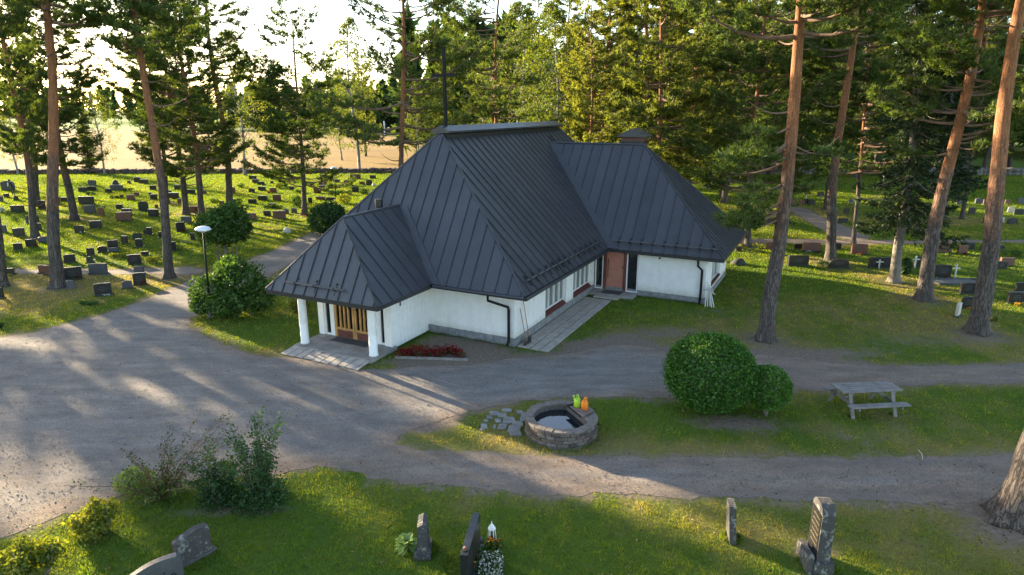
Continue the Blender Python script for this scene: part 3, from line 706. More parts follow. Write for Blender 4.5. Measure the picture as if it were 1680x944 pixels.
def trunk_mesh(name, H, r0, seed, mat, n=14, bend=.25, flare=1.55, r_top=.12):
    r = random.Random(seed); ph = [r.uniform(0,6.28) for _ in range(4)]; pts, rad = [], []
    zs = [0,.12,.3,.6,1.0] + list(np.linspace(1.7, H, 22))
    for z in zs:
        t = z/H; a = bend*min(1, z/4)
        pts.append((a*(math.sin(z*.33+ph[0])-math.sin(ph[0])), a*(math.sin(z*.29+ph[1])-math.sin(ph[1])), z))
        rad.append(r0*((1-t)*(1-r_top)+r_top)*(1+(flare-1)*math.exp(-z/.28)))
    m = MB(); m.tube(pts, rad, n); 
    v = m.v
    for i in range(len(zs)):
        for k in range(n):
            x, y, z = v[i*n+k]; c = pts[i]; g = 1 + .06*math.sin(3*k+z*2+ph[2]) + r.uniform(-.035,.035) + (.22*math.exp(-zs[i]/.3)*math.sin(k*2*math.pi/n*5+ph[3]))
            v[i*n+k] = (c[0]+(x-c[0])*g, c[1]+(y-c[1])*g, z)
    ax = lambda z: (np.interp(z, zs, [p[0] for p in pts]), np.interp(z, zs, [p[1] for p in pts]))
    return m.mesh(name, mat, True), ax, (lambda z: np.interp(z, zs, rad))
def pine_proto(seed, H=24, r0=.33, base=8.0, width=3.6, per=4, gap=.6, bl=.26, bw=.05, nb=7, tuft=.16, dead=4, low=1.0, top_flat=True, extra=(), bark='bark', needle='needle'):
    """Scots pine: bare trunk, irregular tiered crown of needle pads. Returns (trunk, branches, crown) meshes"""
    r = np.random.default_rng(seed); tm, ax, rad = trunk_mesh('trunk', H, r0, seed, M[bark])
    br = MB(); P, D = [], []; z = base; stubs = MB()
    def limb(z, az, L, rise, foliage=True):
        x0, y0 = ax(z); u = np.array([math.cos(az), math.sin(az), 0]); side = np.array([-u[1], u[0], 0]); n = 6
        wob = r.normal(0, .12, 2)*L; pts = []
        for i in range(n+1):
            s = i/n; pts.append(np.array([x0, y0, z]) + u*L*s + side*wob[0]*math.sin(s*2.6)*.5 + np.array([0,0, L*(rise*s + .22*s*s*(1 if rise > -.1 else .2)) - .10*L*math.sin(s*3.1)]))
        rr = min(rad(z)*.45, .018*L+.02)
        br.tube(pts, [rr*(1-.8*i/n) for i in range(n+1)], 5, False)
        if not foliage: return
        pts = np.array(pts); k = max(4, int(L*6.0))
        for _ in range(k):
            s = r.uniform(.32, 1.02); f = min(s, .999)*n; i = int(f); p = pts[i] + (pts[i+1]-pts[i])*(f-i)
            a = r.choice([-1,1])*r.uniform(.2,1.15); d = u*math.cos(a) + side*math.sin(a); d = d + np.array([0,0,r.uniform(.0,.45)])
            l = (.25 + .34*L*(1.1-s*.7))*r.uniform(.5,1.2); l = min(l, 1.5)
            q = p + d*l
            if l > .45: br.tube([p, p+d*l*.5+np.array([0,0,-.03]), q], [.018,.012,.006], 3, False)
            nt = max(2, int(l/tuft)); tt = r.uniform(.45, 1.05, nt)[:,None]
            pp = p + d*l*tt + r.normal(0, .05+.055*l, (nt,3))*np.array([1,1,.6]); P.append(pp); D.append(np.tile(unit(d*.6+np.array([0,0,.55])), (nt,1)))
    span = H-base
    while z < H-.3:
        t = (z-base)/span
        if top_flat: prof = (low + (1-low)*min(1, t*3))*math.sqrt(max(.03, 1-t**2.2))
        else: prof = (1-t)**.8*.95+.06
        for k in range(per):
            if r.random() < .18: continue
            limb(z + r.uniform(-.25,.25), r.uniform(0, 6.283), width*prof*r.uniform(.45,1.15), r.uniform(-.15,.25)+.35*t)
        z += gap*r.uniform(.7,1.4)
    for k in range(dead):
        zz = r.uniform(max(2.5, base-5), base+1); limb(zz, r.uniform(0,6.283), r.uniform(.5,2.2), r.uniform(-.15,.1), False)
    for e in extra: limb(*e)
    P = np.concatenate(P); D = np.concatenate(D)
    return tm, br.mesh('branches', M['limb_bark'], True), tri_mesh('crown', blades(P, D, nb, bl, bw, r), M[needle])
def spruce_proto(seed, H=20, r0=.28, base=1.5, width=2.6, bl=.22, bw=.06, nb=6):
    r = np.random.default_rng(seed); tm, ax, rad = trunk_mesh('trunk', H, r0, seed, M['grey_bark']); br = MB(); P, D = [], []; z = base
    while z < H-.2:
        t = (z-base)/(H-base); L0 = width*(1-t)**.8+.12
        for k in range(5):
            az = r.uniform(0,6.283); L = L0*r.uniform(.6,1.1); u = np.array([math.cos(az),math.sin(az),0]); side = np.array([-u[1],u[0],0])
            p0 = np.array([*ax(z), z+r.uniform(-.2,.2)]); pts = [p0+u*L*s+np.array([0,0,-.42*L*math.sin(s*1.9)+.12*L*s]) for s in np.linspace(0,1,5)]
            br.tube(pts, [.03,.025,.018,.01,.005], 4, False); m = max(6, int(L*22)); s = r.uniform(.12,1,m)[:,None]
            c = p0+u*L*s+np.array([0,0,1])*(-.42*L*np.sin(s*1.9)+.12*L*s); off = r.normal(0,1,(m,1))*.26*L*(1.05-s)
            P.append(c+side*off+np.array([0,0,-1])*np.abs(off)*.45+r.normal(0,.05,(m,3))); D.append(np.tile(unit(u*.5+np.array([0,0,-.35])),(m,1)))
        z += .36*r.uniform(.7,1.3)
    P = np.concatenate(P); D = np.concatenate(D)
    return tm, br.mesh('branches', M['grey_bark'], True), tri_mesh('crown', blades(P, D, nb, bl, bw, r), M['needle_dark'])
def birch_proto(seed, H=16, r0=.18, base=3, width=3.2, n_cl=260, per=26, leaf=.17, mat='birch_leaf', bark='birch_bark', droop=.6):
    r = np.random.default_rng(seed); tm, ax, rad = trunk_mesh('trunk', H, r0, seed, M[bark], 10, .35); br = MB(); P = []
    for k in range(n_cl):
        t = r.uniform(0,1)**.85; z = base+(H-base)*t; az = r.uniform(0,6.283); w = width*math.sin(math.pi*min(.98,(t*.8+.16)))*r.uniform(.25,1.05)
        u = np.array([math.cos(az),math.sin(az),0]); a = np.array([*ax(max(base*.6, z-w*.7)), max(base*.6, z-w*.7)]); q = np.array([*ax(z), z])+u*w
        if k % 3 == 0: br.tube([a, (a+q)/2+np.array([0,0,.12*w]), q], [.035,.02,.008], 4, False)
        c = q + r.normal(0,.22,(per,3))*np.array([1,1,.8]); c[:,2] -= np.abs(r.normal(0,.35,per))*droop; P.append(c)
    return tm, br.mesh('branches', M[bark], True), quad_mesh('crown', leaves(np.concatenate(P), leaf, r, .3, .3), M[mat])
def tree_obj(name, proto, loc, rz=0, scale=1., sxy=None, lean=(0,0), label=None, group=None, cat='tree'):
    o = empty(name, (loc[0], loc[1], -.03), 0); s = scale; w = sxy or scale
    o.rotation_euler = (-lean[1], lean[0], rz) if rz == 0 else (Matrix.Rotation(lean[0],3,'Y') @ Matrix.Rotation(-lean[1],3,'X') @ Matrix.Rotation(rz,3,'Z')).to_euler()
    o.scale = (w, w, s); tag(o, label, cat, group)
    for nm, me in zip(('trunk','branches','crown'), proto): link(nm, me, None, o)
    return o
def dome_bush(name, loc, rx, rz_, n, leaf, mat, r, stems=7,  label=None, group=None, cat='bush', lumps=None, hollow=.75, stem_mat='grey_bark', up=.3):
    """leafy shrub: leaves through the outer shell of lumpy volumes, real stems inside"""
    o = empty(name, (loc[0], loc[1], 0), 0); tag(o, label, cat, group); P = []
    lumps = lumps or [(0,0,rz_,rx,rz_)]
    tot = sum(l[3]**2 for l in lumps)
    for (x,y,z,a,b) in lumps:
        m = int(n*a*a/tot); d = unit(r.normal(0,1,(m,3))); rad = (hollow+(1-hollow)*r.uniform(0,1,(m,1))**.6)*(1+(.03 if hollow > .8 else .13)*np.sin(d[:,:1]*5+1)*np.cos(d[:,1:2]*6+x)+(.05 if hollow > .8 else .08)*r.normal(0,1,(m,1)))
        q = d*rad*np.array([a,a,b])+np.array([x,y,z]); P.append(q[q[:,2] > .03])
    link('leaves', quad_mesh('leaves', leaves(np.concatenate(P), leaf, r, up), M[mat]), None, o)
    s = MB()
    for k in range(stems):
        x,y,z,a,b = lumps[k % len(lumps)]; az = r.uniform(0,6.28); q = r.uniform(.2,.7)*a
        s.tube([(x*.6,y*.6,-.02),(x+q*.4*math.cos(az),y+q*.4*math.sin(az),z*.5),(x+q*math.cos(az),y+q*math.sin(az),z+b*.5)],[.035,.025,.01],5,False)
    s.build('stems', M[stem_mat], o, True); return o
def cane_bush(name, loc, h, spread, n_canes, per, leaf, mat, r, label, low_n=0, low_r=.4, low_mat=None, group=None):
    """loose shrub of long arching canes with leaves along them"""
    o = empty(name, (loc[0], loc[1], 0), 0); tag(o, label, 'bush', group); s = MB(); P = []
    for k in range(n_canes):
        az = r.uniform(0,6.28); L = h*r.uniform(.55,1.1); sp = spread*r.uniform(.2,1.1); u = np.array([math.cos(az),math.sin(az),0]); b = u*r.uniform(0,.15)
        pts = np.array([b + u*sp*t**1.4 + np.array([0,0,L*(t-.12*t*t)]) + r.normal(0,.02,3) for t in np.linspace(0,1,6)])
        s.tube(pts, [.014,.012,.01,.008,.006,.003], 4, False); t = r.uniform(.12,1,per)*4.999; i = t.astype(int)
        P.append(pts[i]+(pts[i+1]-pts[i])*(t-i)[:,None]+r.normal(0,.03+.022*h,(per,3))*np.array([1,1,.7]))
    P = np.concatenate(P); P[:,2] = np.maximum(P[:,2], .03)
    link('leaves', quad_mesh('leaves', leaves(P, leaf, r, .3), M[mat]), None, o); s.build('canes', M['redwood' if mat == 'rose_leaf' else 'grey_bark'], o, True)
    if low_n:
        d = unit(r.normal(0,1,(low_n,3))); q = d*r.uniform(.5,1,(low_n,1))*np.array([low_r*1.2,low_r*1.1,low_r]); q[:,2] = np.abs(q[:,2])+.03
        link('low_leaves', quad_mesh('low_leaves', leaves(q, leaf, r, .4), M[low_mat or mat]), None, o)
    return o

# ------------------------------------------------------------------ trees
def lean_of(base_px, top_px):
    g = gp(*base_px); t = at_depth(top_px[0], top_px[1], g[1]); return g, math.atan2(t[0]-g[0], t[2])
def build_trees():
    tall = [pine_proto(s, 24, .34, b, w, 4, .5, .26, .055, 7, .085, 5) for s, b, w in ((11,6.5,3.6),(12,7.8,3.8),(13,5.5,4.0))]
    high = [pine_proto(s, 25, .36, b, 3.6, 4, .55, .27, .055, 7, .10, 6) for s, b in ((21,13.2),(22,12.2))]
    young = [pine_proto(31, 15, .19, 2.4, 3.7, 4, .46, .26, .05, 7, .105, 2, low=.9), pine_proto(32, 19, .24, 3.0, 4.0, 4, .5, .26, .055, 7, .10, 3, low=1.)]
    spread = pine_proto(33, 22, .30, 6.5, 5.2, 3, .6, .26, .05, 7, .115, 9)
    forest = [pine_proto(s, 25, .32, b, w, 4, .55, .34, .08, 7, .13, 3, needle='needle_lit') for s, b, w in ((41,4.0,4.0),(42,7.0,3.8),(43,2.5,4.4))]
    spr = [spruce_proto(51, 19, .27, 3.2, 2.5), spruce_proto(52, 22, .3, 1.0, 3.2, .24, .07, 8)]
    bir = [birch_proto(61, 15, .16, 2.5, 3.2), birch_proto(62, 19, .2, 3, 3.8, 300, 26, .24)]
    r = random.Random(5)
    def put(name, proto, base, top, rpx, label, H=None, group=None, y_depth=None, rz=None, cat='tree', crown=1.):
        if y_depth:                                    # foot hidden behind the chapel: known distance
            t = at_depth(top[0], top[1], y_depth); b = at_depth(base[0], base[1], y_depth); lean = math.atan2(t[0]-b[0], t[2]-b[2])
            g = np.array([b[0]-math.tan(lean)*b[2], y_depth, 0])
        else: g, lean = lean_of(base, top)
        want = rpx/px_per_m(g)/2; s = 1 if not H else H/{id(p): h for p, h in SIZES}[id(proto)]
        r0 = R0[id(proto)]; TREE_SPOTS.append((g[0], g[1], .5+want*1.6))
        o = tree_obj(name, proto, g, r.uniform(.3,6) if rz is None else rz, s, s, (lean, r.uniform(-.012,.012)), label, group, cat)
        k = max(.45, min(1.4, want*.8/r0/s))
        for ch in o.children:
            ch.scale = (k, k, 1) if ch.name.startswith('trunk') else (crown, crown, 1)
        return o
    R0, SIZES = {}, []
    for p in tall: R0[id(p)] = .34; SIZES.append((p,24))
    for p in high: R0[id(p)] = .36; SIZES.append((p,25))
    for p, a, h in ((young[0],.19,15),(young[1],.24,19),(spread,.30,22),(spr[0],.27,19),(spr[1],.3,22),(bir[0],.16,15),(bir[1],.2,19)): R0[id(p)] = a; SIZES.append((p,h))
    for p in forest: R0[id(p)] = .32; SIZES.append((p,25))
    G1, G2 = 'pines among the graves left of the chapel', 'pines on the right hand lawn'
    put('pine_tree', tall[0], (58,392), (5,50), 14, 'slender pine leaning left at the left edge, thin straight reddish trunk', 22, G1, crown=.6)
    put('pine_tree', high[0], (95,472), (50,0), 24, 'thick bare pine trunk nearest on the left lawn, beside red flowers', 25, G1)
    put('pine_tree', tall[1], (61,338), (22,50), 13, 'dark far pine between the two leftmost trunks', 21, G1)
    put('pine_tree', tall[2], (122,362), (76,15), 15, 'forked pine with dark heavy boughs right of the thick left trunk', 21, G1)
    put('pine_tree', high[1], (278,456), (230,0), 18, 'tall bare pine standing beside the gravel road left of the lamp', 25, G1)
    put('pine_tree', young[1], (305,352), (285,100), 12, 'dense dark pine directly behind the tall roadside pine', 20, G1)
    put('pine_tree', tall[2], (333,366), (300,100), 13, 'dark trunked pine just behind and left of the lamp head', 20, G1)
    put('pine_tree', tall[0], (274,334), (258,200), 9, 'thin far pine almost hidden behind the roadside pine', 20, G1)
    put('pine_tree', high[1], (378,349), (340,0), 14, 'orange barked pine rising behind the leafy small tree', 24, G1)
    put('pine_tree', high[0], (4,470), (-40,0), 18, 'pine trunk cut by the left edge of the picture', 23, G1)
    put('young_pine', young[0], (500,353), (487,20), 10, 'bushy young pine alone above the left lawn before the wheat field', 17.5, 'young pines')
    put('pine_tree', spread, (658,270), (654,0), 13, 'orange trunked pine with wide bare boughs left of the cross', 23, 'pines behind the chapel', y_depth=44)
    put('pine_tree', spread, (818,182), (824,0), 11, 'pine with open crown just right of the roof cross', 22, 'pines behind the chapel', y_depth=50, rz=2.)
    put('pine_tree', forest[0], (965,232), (972,0), 9, 'sunlit bushy pine above the back end of the ridge', 17, 'pines behind the chapel', y_depth=52)
    put('pine_tree', forest[1], (1076,240), (1086,0), 12, 'pine with bright orange trunk behind the brick chimney', 24, 'pines behind the chapel', y_depth=46)
    put('pine_tree', forest[2], (1133,298), (1140,200), 9, 'short lit trunk pine right of the wing roof peak', 22, 'pines behind the chapel', y_depth=62)
    er = random.Random(6); ex = [(er.uniform(5.0,8.6), math.pi+er.uniform(-.75,.75), er.uniform(1.4,2.6), er.uniform(-.42,-.1)) for _ in range(13)] + [(er.uniform(6,8.5), er.uniform(-.6,.6), er.uniform(.8,1.5), er.uniform(-.3,0)) for _ in range(3)]
    near = pine_proto(23, 25, .36, 11.5, 3.8, 4, .55, .25, .05, 7, .09, 5, extra=ex); R0[id(near)] = .36; SIZES.append((near,25))
    put('pine_tree', near, (1255,558), (1315,30), 30, 'nearest tall pine behind the round clipped bush', 25, G2, rz=.01)
    put('pine_tree', high[1], (1362,432), (1398,0), 20, 'straight grey pine standing beside the curved black gravestone', 25, G2)
    put('pine_tree', young[1], (1226,405), (1250,90), 12, 'pine with low green boughs beside the wing roof corner', 22, G2)
    put('spruce_tree', spr[0], (1467,463), (1485,250), 19, 'dark drooping spruce with pale trunk foot on the right lawn', 20, 'spruces on the right hand lawn')
    put('pine_tree', tall[1], (1515,492), (1567,180), 28, 'leaning pine between the spruce and the white wooden cross', 22, G2)
    put('pine_tree', high[0], (1603,546), (1683,40), 34, 'leaning thick pine near the right edge with orange upper bark', 25, G2)
    put('pine_tree', tall[0], (1355,344), (1360,262), 10, 'far pine lit on its left side behind the straight grey pine', 24, G2)
    put('pine_tree', tall[1], (1578,360), (1592,265), 8, 'far slim pine on the lit strip left of the thick leaning pine', 23, G2)
    put('pine_tree', tall[2], (1400,402), (1408,300), 8, 'half hidden pine behind the spruce beside the pale path', 22, G2)
    put('spruce_tree', spr[0], (1550,366), (1556,290), 7, 'dark narrow spruce far behind the leaning pine', 21, 'spruces on the right hand lawn')
    # huge trunk at the lower right corner
    g = gp(1660,856); tm, ax, rad = trunk_mesh('trunk', 24, .40, 77, M['bark'], 22, .1, 1.5)
    cr = pine_proto(78, 24, .4, 13, 3.4, 4, .6, .26, .05, 6, .17, 3)
    tree_obj('pine_tree', (tm, cr[1], cr[2]), (g[0]+.12, g[1]+.05), .8, 1, 1, (.075, 0), 'massive ridged pine trunk cut by the lower right corner', G2)
    TREE_SPOTS.append((g[0], g[1], .8))
    # --- birches and deciduous trees by the far wall and behind the ridge
    for (px, py, pr, H, lab) in ((402,288,bir[0],19,'birch by the field wall right of the orange barked pine'),(172,286,bir[0],13,'yellowish birch by the field wall behind the forked pine'),
        (590,283,bir[1],21,'birch at the field wall left of the orange trunked pine'),(30,286,bir[1],13,'birch at the field wall at the far left'),(150,284,spr[1],11,'low dark bushy spruce at the field wall behind the forked pine')):
        g = gp(px, py); tree_obj('birch_tree' if pr in bir else 'spruce_tree', pr, g, r.uniform(0,6), H/(15 if pr is bir[0] else 19 if pr is bir[1] else 22), None, (0,0), lab, 'trees along the field wall')
    # --- the wood behind the chapel and round the right lawn, each tree by itself
    wood = []
    def w_(px, Y, pr, H): wood.append((at_depth(px, 250, Y)[0], Y, pr, H))
    for px, Y, k, H in ((560,118,'b1',15),(600,128,'f0',19),(690,104,'b1',14),(735,112,'f2',17),(770,96,'s1',15),(795,100,'b1',17),(850,70,'b1',19),(880,84,'f0',22),(905,64,'b1',18),(930,78,'f2',23),
        (1000,62,'f0',23),(1030,74,'f2',24),(1050,60,'f1',25),(1110,70,'f0',25),(1165,76,'f1',27),(1195,64,'f2',23),(1215,84,'f0',26),(1270,92,'f1',27),(1300,80,'f2',25),(1330,98,'s1',25),(1375,95,'f0',27),
        (1410,88,'f1',27),(1440,100,'f2',26),(1480,90,'s1',26),(1500,97,'f0',27),(1540,94,'f1',28),(1585,99,'f2',26),(1620,96,'f0',28),(1660,98,'f1',28),(1700,95,'f2',27),(1090,92,'s1',24),(1140,98,'f2',25),(1240,102,'s1',27)):
        w_(px, Y, {'b':bir,'f':forest,'s':spr}[k[0]][int(k[1])], H)
    wood.sort(key=lambda t: project((t[0], t[1], 6))[0])
    for i, (x, y, pr, H) in enumerate(wood):
        kind = 'birch' if pr in bir else 'spruce' if pr in spr else 'pine'; h0 = dict((id(p), h) for p, h in SIZES)[id(pr)]
        n = ('first second third fourth fifth sixth seventh eighth ninth tenth eleventh twelfth thirteenth fourteenth fifteenth sixteenth seventeenth eighteenth nineteenth twentieth'.split())
        idx = sum(1 for q in wood[:i] if (('birch' if q[2] in bir else 'spruce' if q[2] in spr else 'pine') == kind))
        lab = f'{n[min(idx,19)]} {kind} from the left in the dense wood behind the chapel' if idx < 20 else f'{"last" if idx>21 else "last but one" if idx>20 else "third last"} {kind} towards the right in the dense wood behind the chapel'
        tree_obj(kind+'_tree', pr, (x, y), r.uniform(0,6.2), H/h0*r.uniform(.95,1.05), H/h0*r.uniform(.9,1.15), (r.uniform(-.02,.02), r.uniform(-.02,.02)), lab, kind+'s of the wood behind the chapel')
    # --- the rest of the grave-yard pines, standing west of the picture; they throw the long shadows
    for i, (c, t, k, w) in enumerate(((-.8,65,0,.9),(-1.4,76,1,.9),(6.0,66,2,.6),(5.6,80,0,.65),(10.0,70,2,.75),(10.4,84,1,.75),(16.5,100,0,.5),(19.5,104,3,.6),(23,108,1,.6),(-6.5,62,1,.9),(-9,70,2,.9),(-7.5,84,0,.9))):
        x, y = .629*c-.777*t, .777*c+.629*t
        tree_obj('pine_tree', tall[(k+i) % 3], (x, y), r.uniform(0,6), r.uniform(.88,1.02), w, (0,0), 'tall pine standing west of the picture', 'pines west of the picture')
    # --- far woods beyond the fields: one mass
    rr = np.random.default_rng(8); V = []
    def far_tree(x, y, H, w):
        n = int(34+22*w); t = rr.uniform(0,1,n)**.8; a = rr.uniform(0,6.283,n); kind = rr.random()
        prof = (1-t)**.9+.05 if kind < .5 else np.sin(np.pi*(t*.8+.15))
        rad = w*prof*rr.uniform(.3,1.05,n); P = np.stack([x+rad*np.cos(a), y+rad*np.sin(a), H*(.08+.92*t)], 1); V.append(blades(P, np.tile([[0,0,.35]],(n,1)), 4, H*.11, H*.06, rr, 1.))
    for k in range(190):
        x = rr.uniform(-125,75); y = 258+rr.uniform(0,40)+max(0,(-x-95))*.6; far_tree(x, y, rr.uniform(13,21), rr.uniform(2.5,4.2))
    for k in range(110): far_tree(rr.uniform(-640,-110), rr.uniform(640,720), rr.uniform(20,30), rr.uniform(4,7))
    for k in range(120):
        x = rr.uniform(-420,-120); far_tree(x, 296+rr.uniform(-2,6)-x*.02, rr.uniform(2,8), rr.uniform(1.5,3)) if rr.random() < .35 else far_tree(x-120, 420+rr.uniform(0,90), rr.uniform(14,24), rr.uniform(3,5)) if x < -330 or x > -170 else None
    for k in range(150): far_tree(rr.uniform(-20,150), rr.uniform(108,175), rr.uniform(17,26), rr.uniform(2.5,4))
    tag(link('far_wood', tri_mesh('far_wood', np.concatenate(V), M['far_leaf'])), 'far woods beyond the fields and behind the chapel trees', 'wood', kind='stuff')
build_trees()
build_ground()

# ------------------------------------------------------------------ shrubs and small trees
rs = np.random.default_rng(21)
def build_shrubs():
    g = gp(1160,672); dome_bush('clipped_bush', g, 1.45, 1.2, 26000, .085, 'box_leaf', rs, 8, 'big dense round clipped green bush beside the gravel road', None, 'bush', [(0,0,1.24,1.32,1.16)], .86)
    g = gp(1258,684); dome_bush('clipped_bush', g, .62, .62, 7000, .08, 'box_leaf', rs, 6, 'small round clipped bush against the big round bush', None, 'bush', [(-.02,.1,.92,.66,.66)], .84)
    g = gp(385,516); dome_bush('leafy_bush', g, 1.7, 1.2, 9000, .16, 'bush_leaf', rs, 10, 'wide loose green bush behind the lamp post beside the porch', None, 'bush',
        [(-.9,0,1.0,.95,.9),(.35,.2,1.45,1.05,1.05),(1.2,-.1,.95,.75,.8),(-.2,.5,1.9,.7,.7),(-1.3,-.3,.6,.5,.5),(0,-.5,.7,.9,.6)], .55)
    g = gp(372,434); o = dome_bush('small_tree', g, 1.6, 1.3, 8000, .19, 'bush_leaf', rs, 7, 'small round leafy tree right behind the street lamp', None, 'tree',
        [(0,0,2.3,1.5,1.15),(.5,.3,2.9,.9,.8),(-.7,.1,2.2,.9,.8),(.9,0,2.1,.8,.7)], .5)
    MB().tube([(0,0,-.02),(.05,0,.8),(0,.02,2.0)],[.13,.1,.06],8).build('trunk', M['grey_bark'], o, True)
    g = gp(538,386); dome_bush('dark_bush', g, 1.3, 1.2, 5000, .2, 'dark_leaf', rs, 6, 'dark round bush left of the porch roof edge', None, 'bush', [(0,0,1.2,1.3,1.15),(.35,.2,1.5,.9,.85)], .7)
    g = gp(492,512); dome_bush('low_shrub', g, .4, .4, 700, .1, 'rose_leaf', rs, 5, 'small reddish shrub left of the porch column', None, 'bush', [(0,0,.35,.42,.36)], .4)
    g = gp(265,818); cane_bush('rose_bush', g, 1.8, 1.75, 26, 90, .055, 'rose_leaf', rs, 'tall thin arching rose bush at the lawn edge', 900, .55, 'bush_leaf')
    g = gp(222,805); dome_bush('low_shrub', g, .4, .35, 700, .085, 'pale_leaf', rs, 5, 'low pale shrub left of the tall rose bush', None, 'bush', [(0,0,.3,.42,.3)], .4)
    g = gp(362,822); cane_bush('lilac_bush', g, 1.45, .6, 20, 150, .065, 'dark_leaf', rs, 'dark bushy shrub between the rose bush and the tallest shrub', 1500, .5)
    g = gp(428,826); cane_bush('lilac_bush', g, 2.2, 1.0, 26, 170, .068, 'dark_leaf', rs, 'tallest dark green shrub with spreading twigs on the front lawn', 2400, .6)
    g = gp(162,872); dome_bush('golden_shrub', g, .55, .45, 2300, .09, 'gold_leaf', rs, 8, 'yellow green low shrub at the lawn edge by the gravel', None, 'bush', [(0,0,.36,.42,.36),(.2,.1,.48,.28,.28),(-.25,-.1,.3,.3,.28),(.1,-.3,.25,.25,.22),(-.05,.1,.6,.16,.2),(.3,-.1,.55,.14,.2)], .12)
    g = gp(50,948); dome_bush('golden_shrub', g, .62, .45, 2800, .09, 'gold_leaf', rs, 8, 'larger yellow green shrub in the lower left corner', None, 'bush', [(0,0,.40,.46,.40),(.25,.2,.45,.34,.32),(-.35,0,.35,.32,.3),(.1,-.4,.3,.3,.25),(-.1,.1,.68,.18,.22),(.4,.1,.6,.15,.2)], .12)
    for (px, py, wp, hp, mat, lab) in ((210,314,16,6,'bush_leaf','flat green shrub beside the wide slate gravestone'),(188,326,13,5,'dark_leaf','low dark shrub in the sunlit middle of the left lawn'),
        (395,308,13,8,'pale_leaf','pale shrub near the field wall right of the orange barked pine'),(458,309,16,9,'gold_leaf','yellowish shrub near the field wall left of the young pine'),
        (392,336,12,12,'bush_leaf','upright green shrub beside the orange barked pine'),(352,333,13,7,'bush_leaf','small round shrub left of the orange barked pine'),
        (558,320,38,8,'dark_leaf','long low dark hedge behind the far lamp post'),(597,319,15,9,'bush_leaf','green shrub beside the main roof edge'),(565,334,25,16,'gold_leaf','bright yellow bush behind the roof edge'),
        (488,340,17,20,'bush_leaf','green shrub beside the young pine trunk'),(467,307,12,8,'dark_leaf','dark low shrub near the wall left of the young pine'),(489,317,13,7,'pale_leaf','pale flowering shrub left of the young pine'),
        (506,305,18,7,'dark_leaf','dark low shrub right of the young pine trunk'),(104,370,20,12,'pale_leaf','whitish leafed plant left of the forked pine foot'),(149,320,14,5,'bush_leaf','flat shrub before two stacked stones near the wall'),
        (4,349,8,9,'white_flower','white flowering plant at the left picture edge'),(197,423,34,8,'gold_leaf','yellow flowering plants before the twin black stones'),(252,431,22,11,'gold_leaf','yellow green plants beside the flat little stone'),
        (295,409,19,10,'pale_leaf','grey green plant right of the roadside pine'),(146,501,27,7,'bush_leaf','low green plant near the gravel edge'),(2,538,8,9,'dark_leaf','dark little plant at the left picture edge by the gravel'),
        (1249,367,9,10,'pale_leaf','greyish bush left of the nearest right hand pine'),(1367,438,48,11,'dark_leaf','low clipped hedge behind the curved black gravestone'),(1655,421,34,12,'bush_leaf','spreading green shrub near the right edge'),
        (1299,369,10,7,'bush_leaf','small green plant on the far right lawn by the path'),(447,342,33,6,'bush_leaf','flat green planting around a low black stone'),(1633,527,8,9,'pale_leaf','grassy green clump right of the thick leaning pine')):
        g = gp(px, py); k = px_per_m(g); a = wp/k/2; b = hp/k/2; n = int(min(900, 60+wp*hp*2.2)); d = [(0,0,b,min(a,b*1.6),b)] if a < b*1.8 else [(x,0,b,b*1.4,b) for x in np.linspace(-a+b, a-b, max(2, int(a/b)))]
        dome_bush('grave_shrub', g, a, b, n, max(.09, 2.2/k), mat, rs, 3, lab, 'shrubs and plants among the graves', 'shrub', d, .4)
    g = gp(1484,453); k = px_per_m(g); dome_bush('columnar_juniper', g, .25, .45, 1400, .12, 'dark_leaf', rs, 3, 'dark narrow columnar juniper right of the spruce foot', None, 'shrub', [(0,0,.4,.25,.42),(0,0,.75,.2,.35)], .3)
    # flower bed before the chapel front
    c = gp(708,583); bed = empty('flower_bed', (c[0], c[1], 0), R(-5)); tag(bed, 'low flower bed with timber edging before the white chapel wall', 'flower bed')
    m = MB(); m.lathe([(1.0,0),(.95,.04),(.5,.09),(.01,.11)], 20, (0,0,0)); me = m.mesh('soil', M['soil'], True); so = link('soil', me, None, bed); so.scale = (1.35,.42,1)
    MB().box(-1.3,1.45,-.47,-.43,0,.10).build('edging_board', M['grey_wood'], bed)
    r = np.random.default_rng(3)
    for i in range(22):
        x = c[0]-1.15+2.3*((i*0.618) % 1); y = c[1]-.28+.5*r.random(); s = r.uniform(.16,.26)*(1-.35*max(0,(x-c[0]-.6)))
        o = empty('red_flower', (x, y, .06)); tag(o, 'red flowering plant in the flower bed by the chapel wall', 'flower', 'red flowers in the bed')
        d = unit(r.normal(0,1,(70,3))); q = d*s*r.uniform(.3,1,(70,1)); q[:,2] = np.abs(q[:,2])*1.1; link('leaves', quad_mesh('leaves', leaves(q*.9, .075, r, .4), M['dark_leaf']), None, o)
        d = unit(r.normal(0,1,(70,3))+np.array([0,0,.7])); q = d*s*r.uniform(.8,1.15,(70,1)); q[:,2] = np.abs(q[:,2])*1.15+.02; link('petals', quad_mesh('petals', leaves(q, .075, r, .6), M['red_flower']), None, o)
build_shrubs()

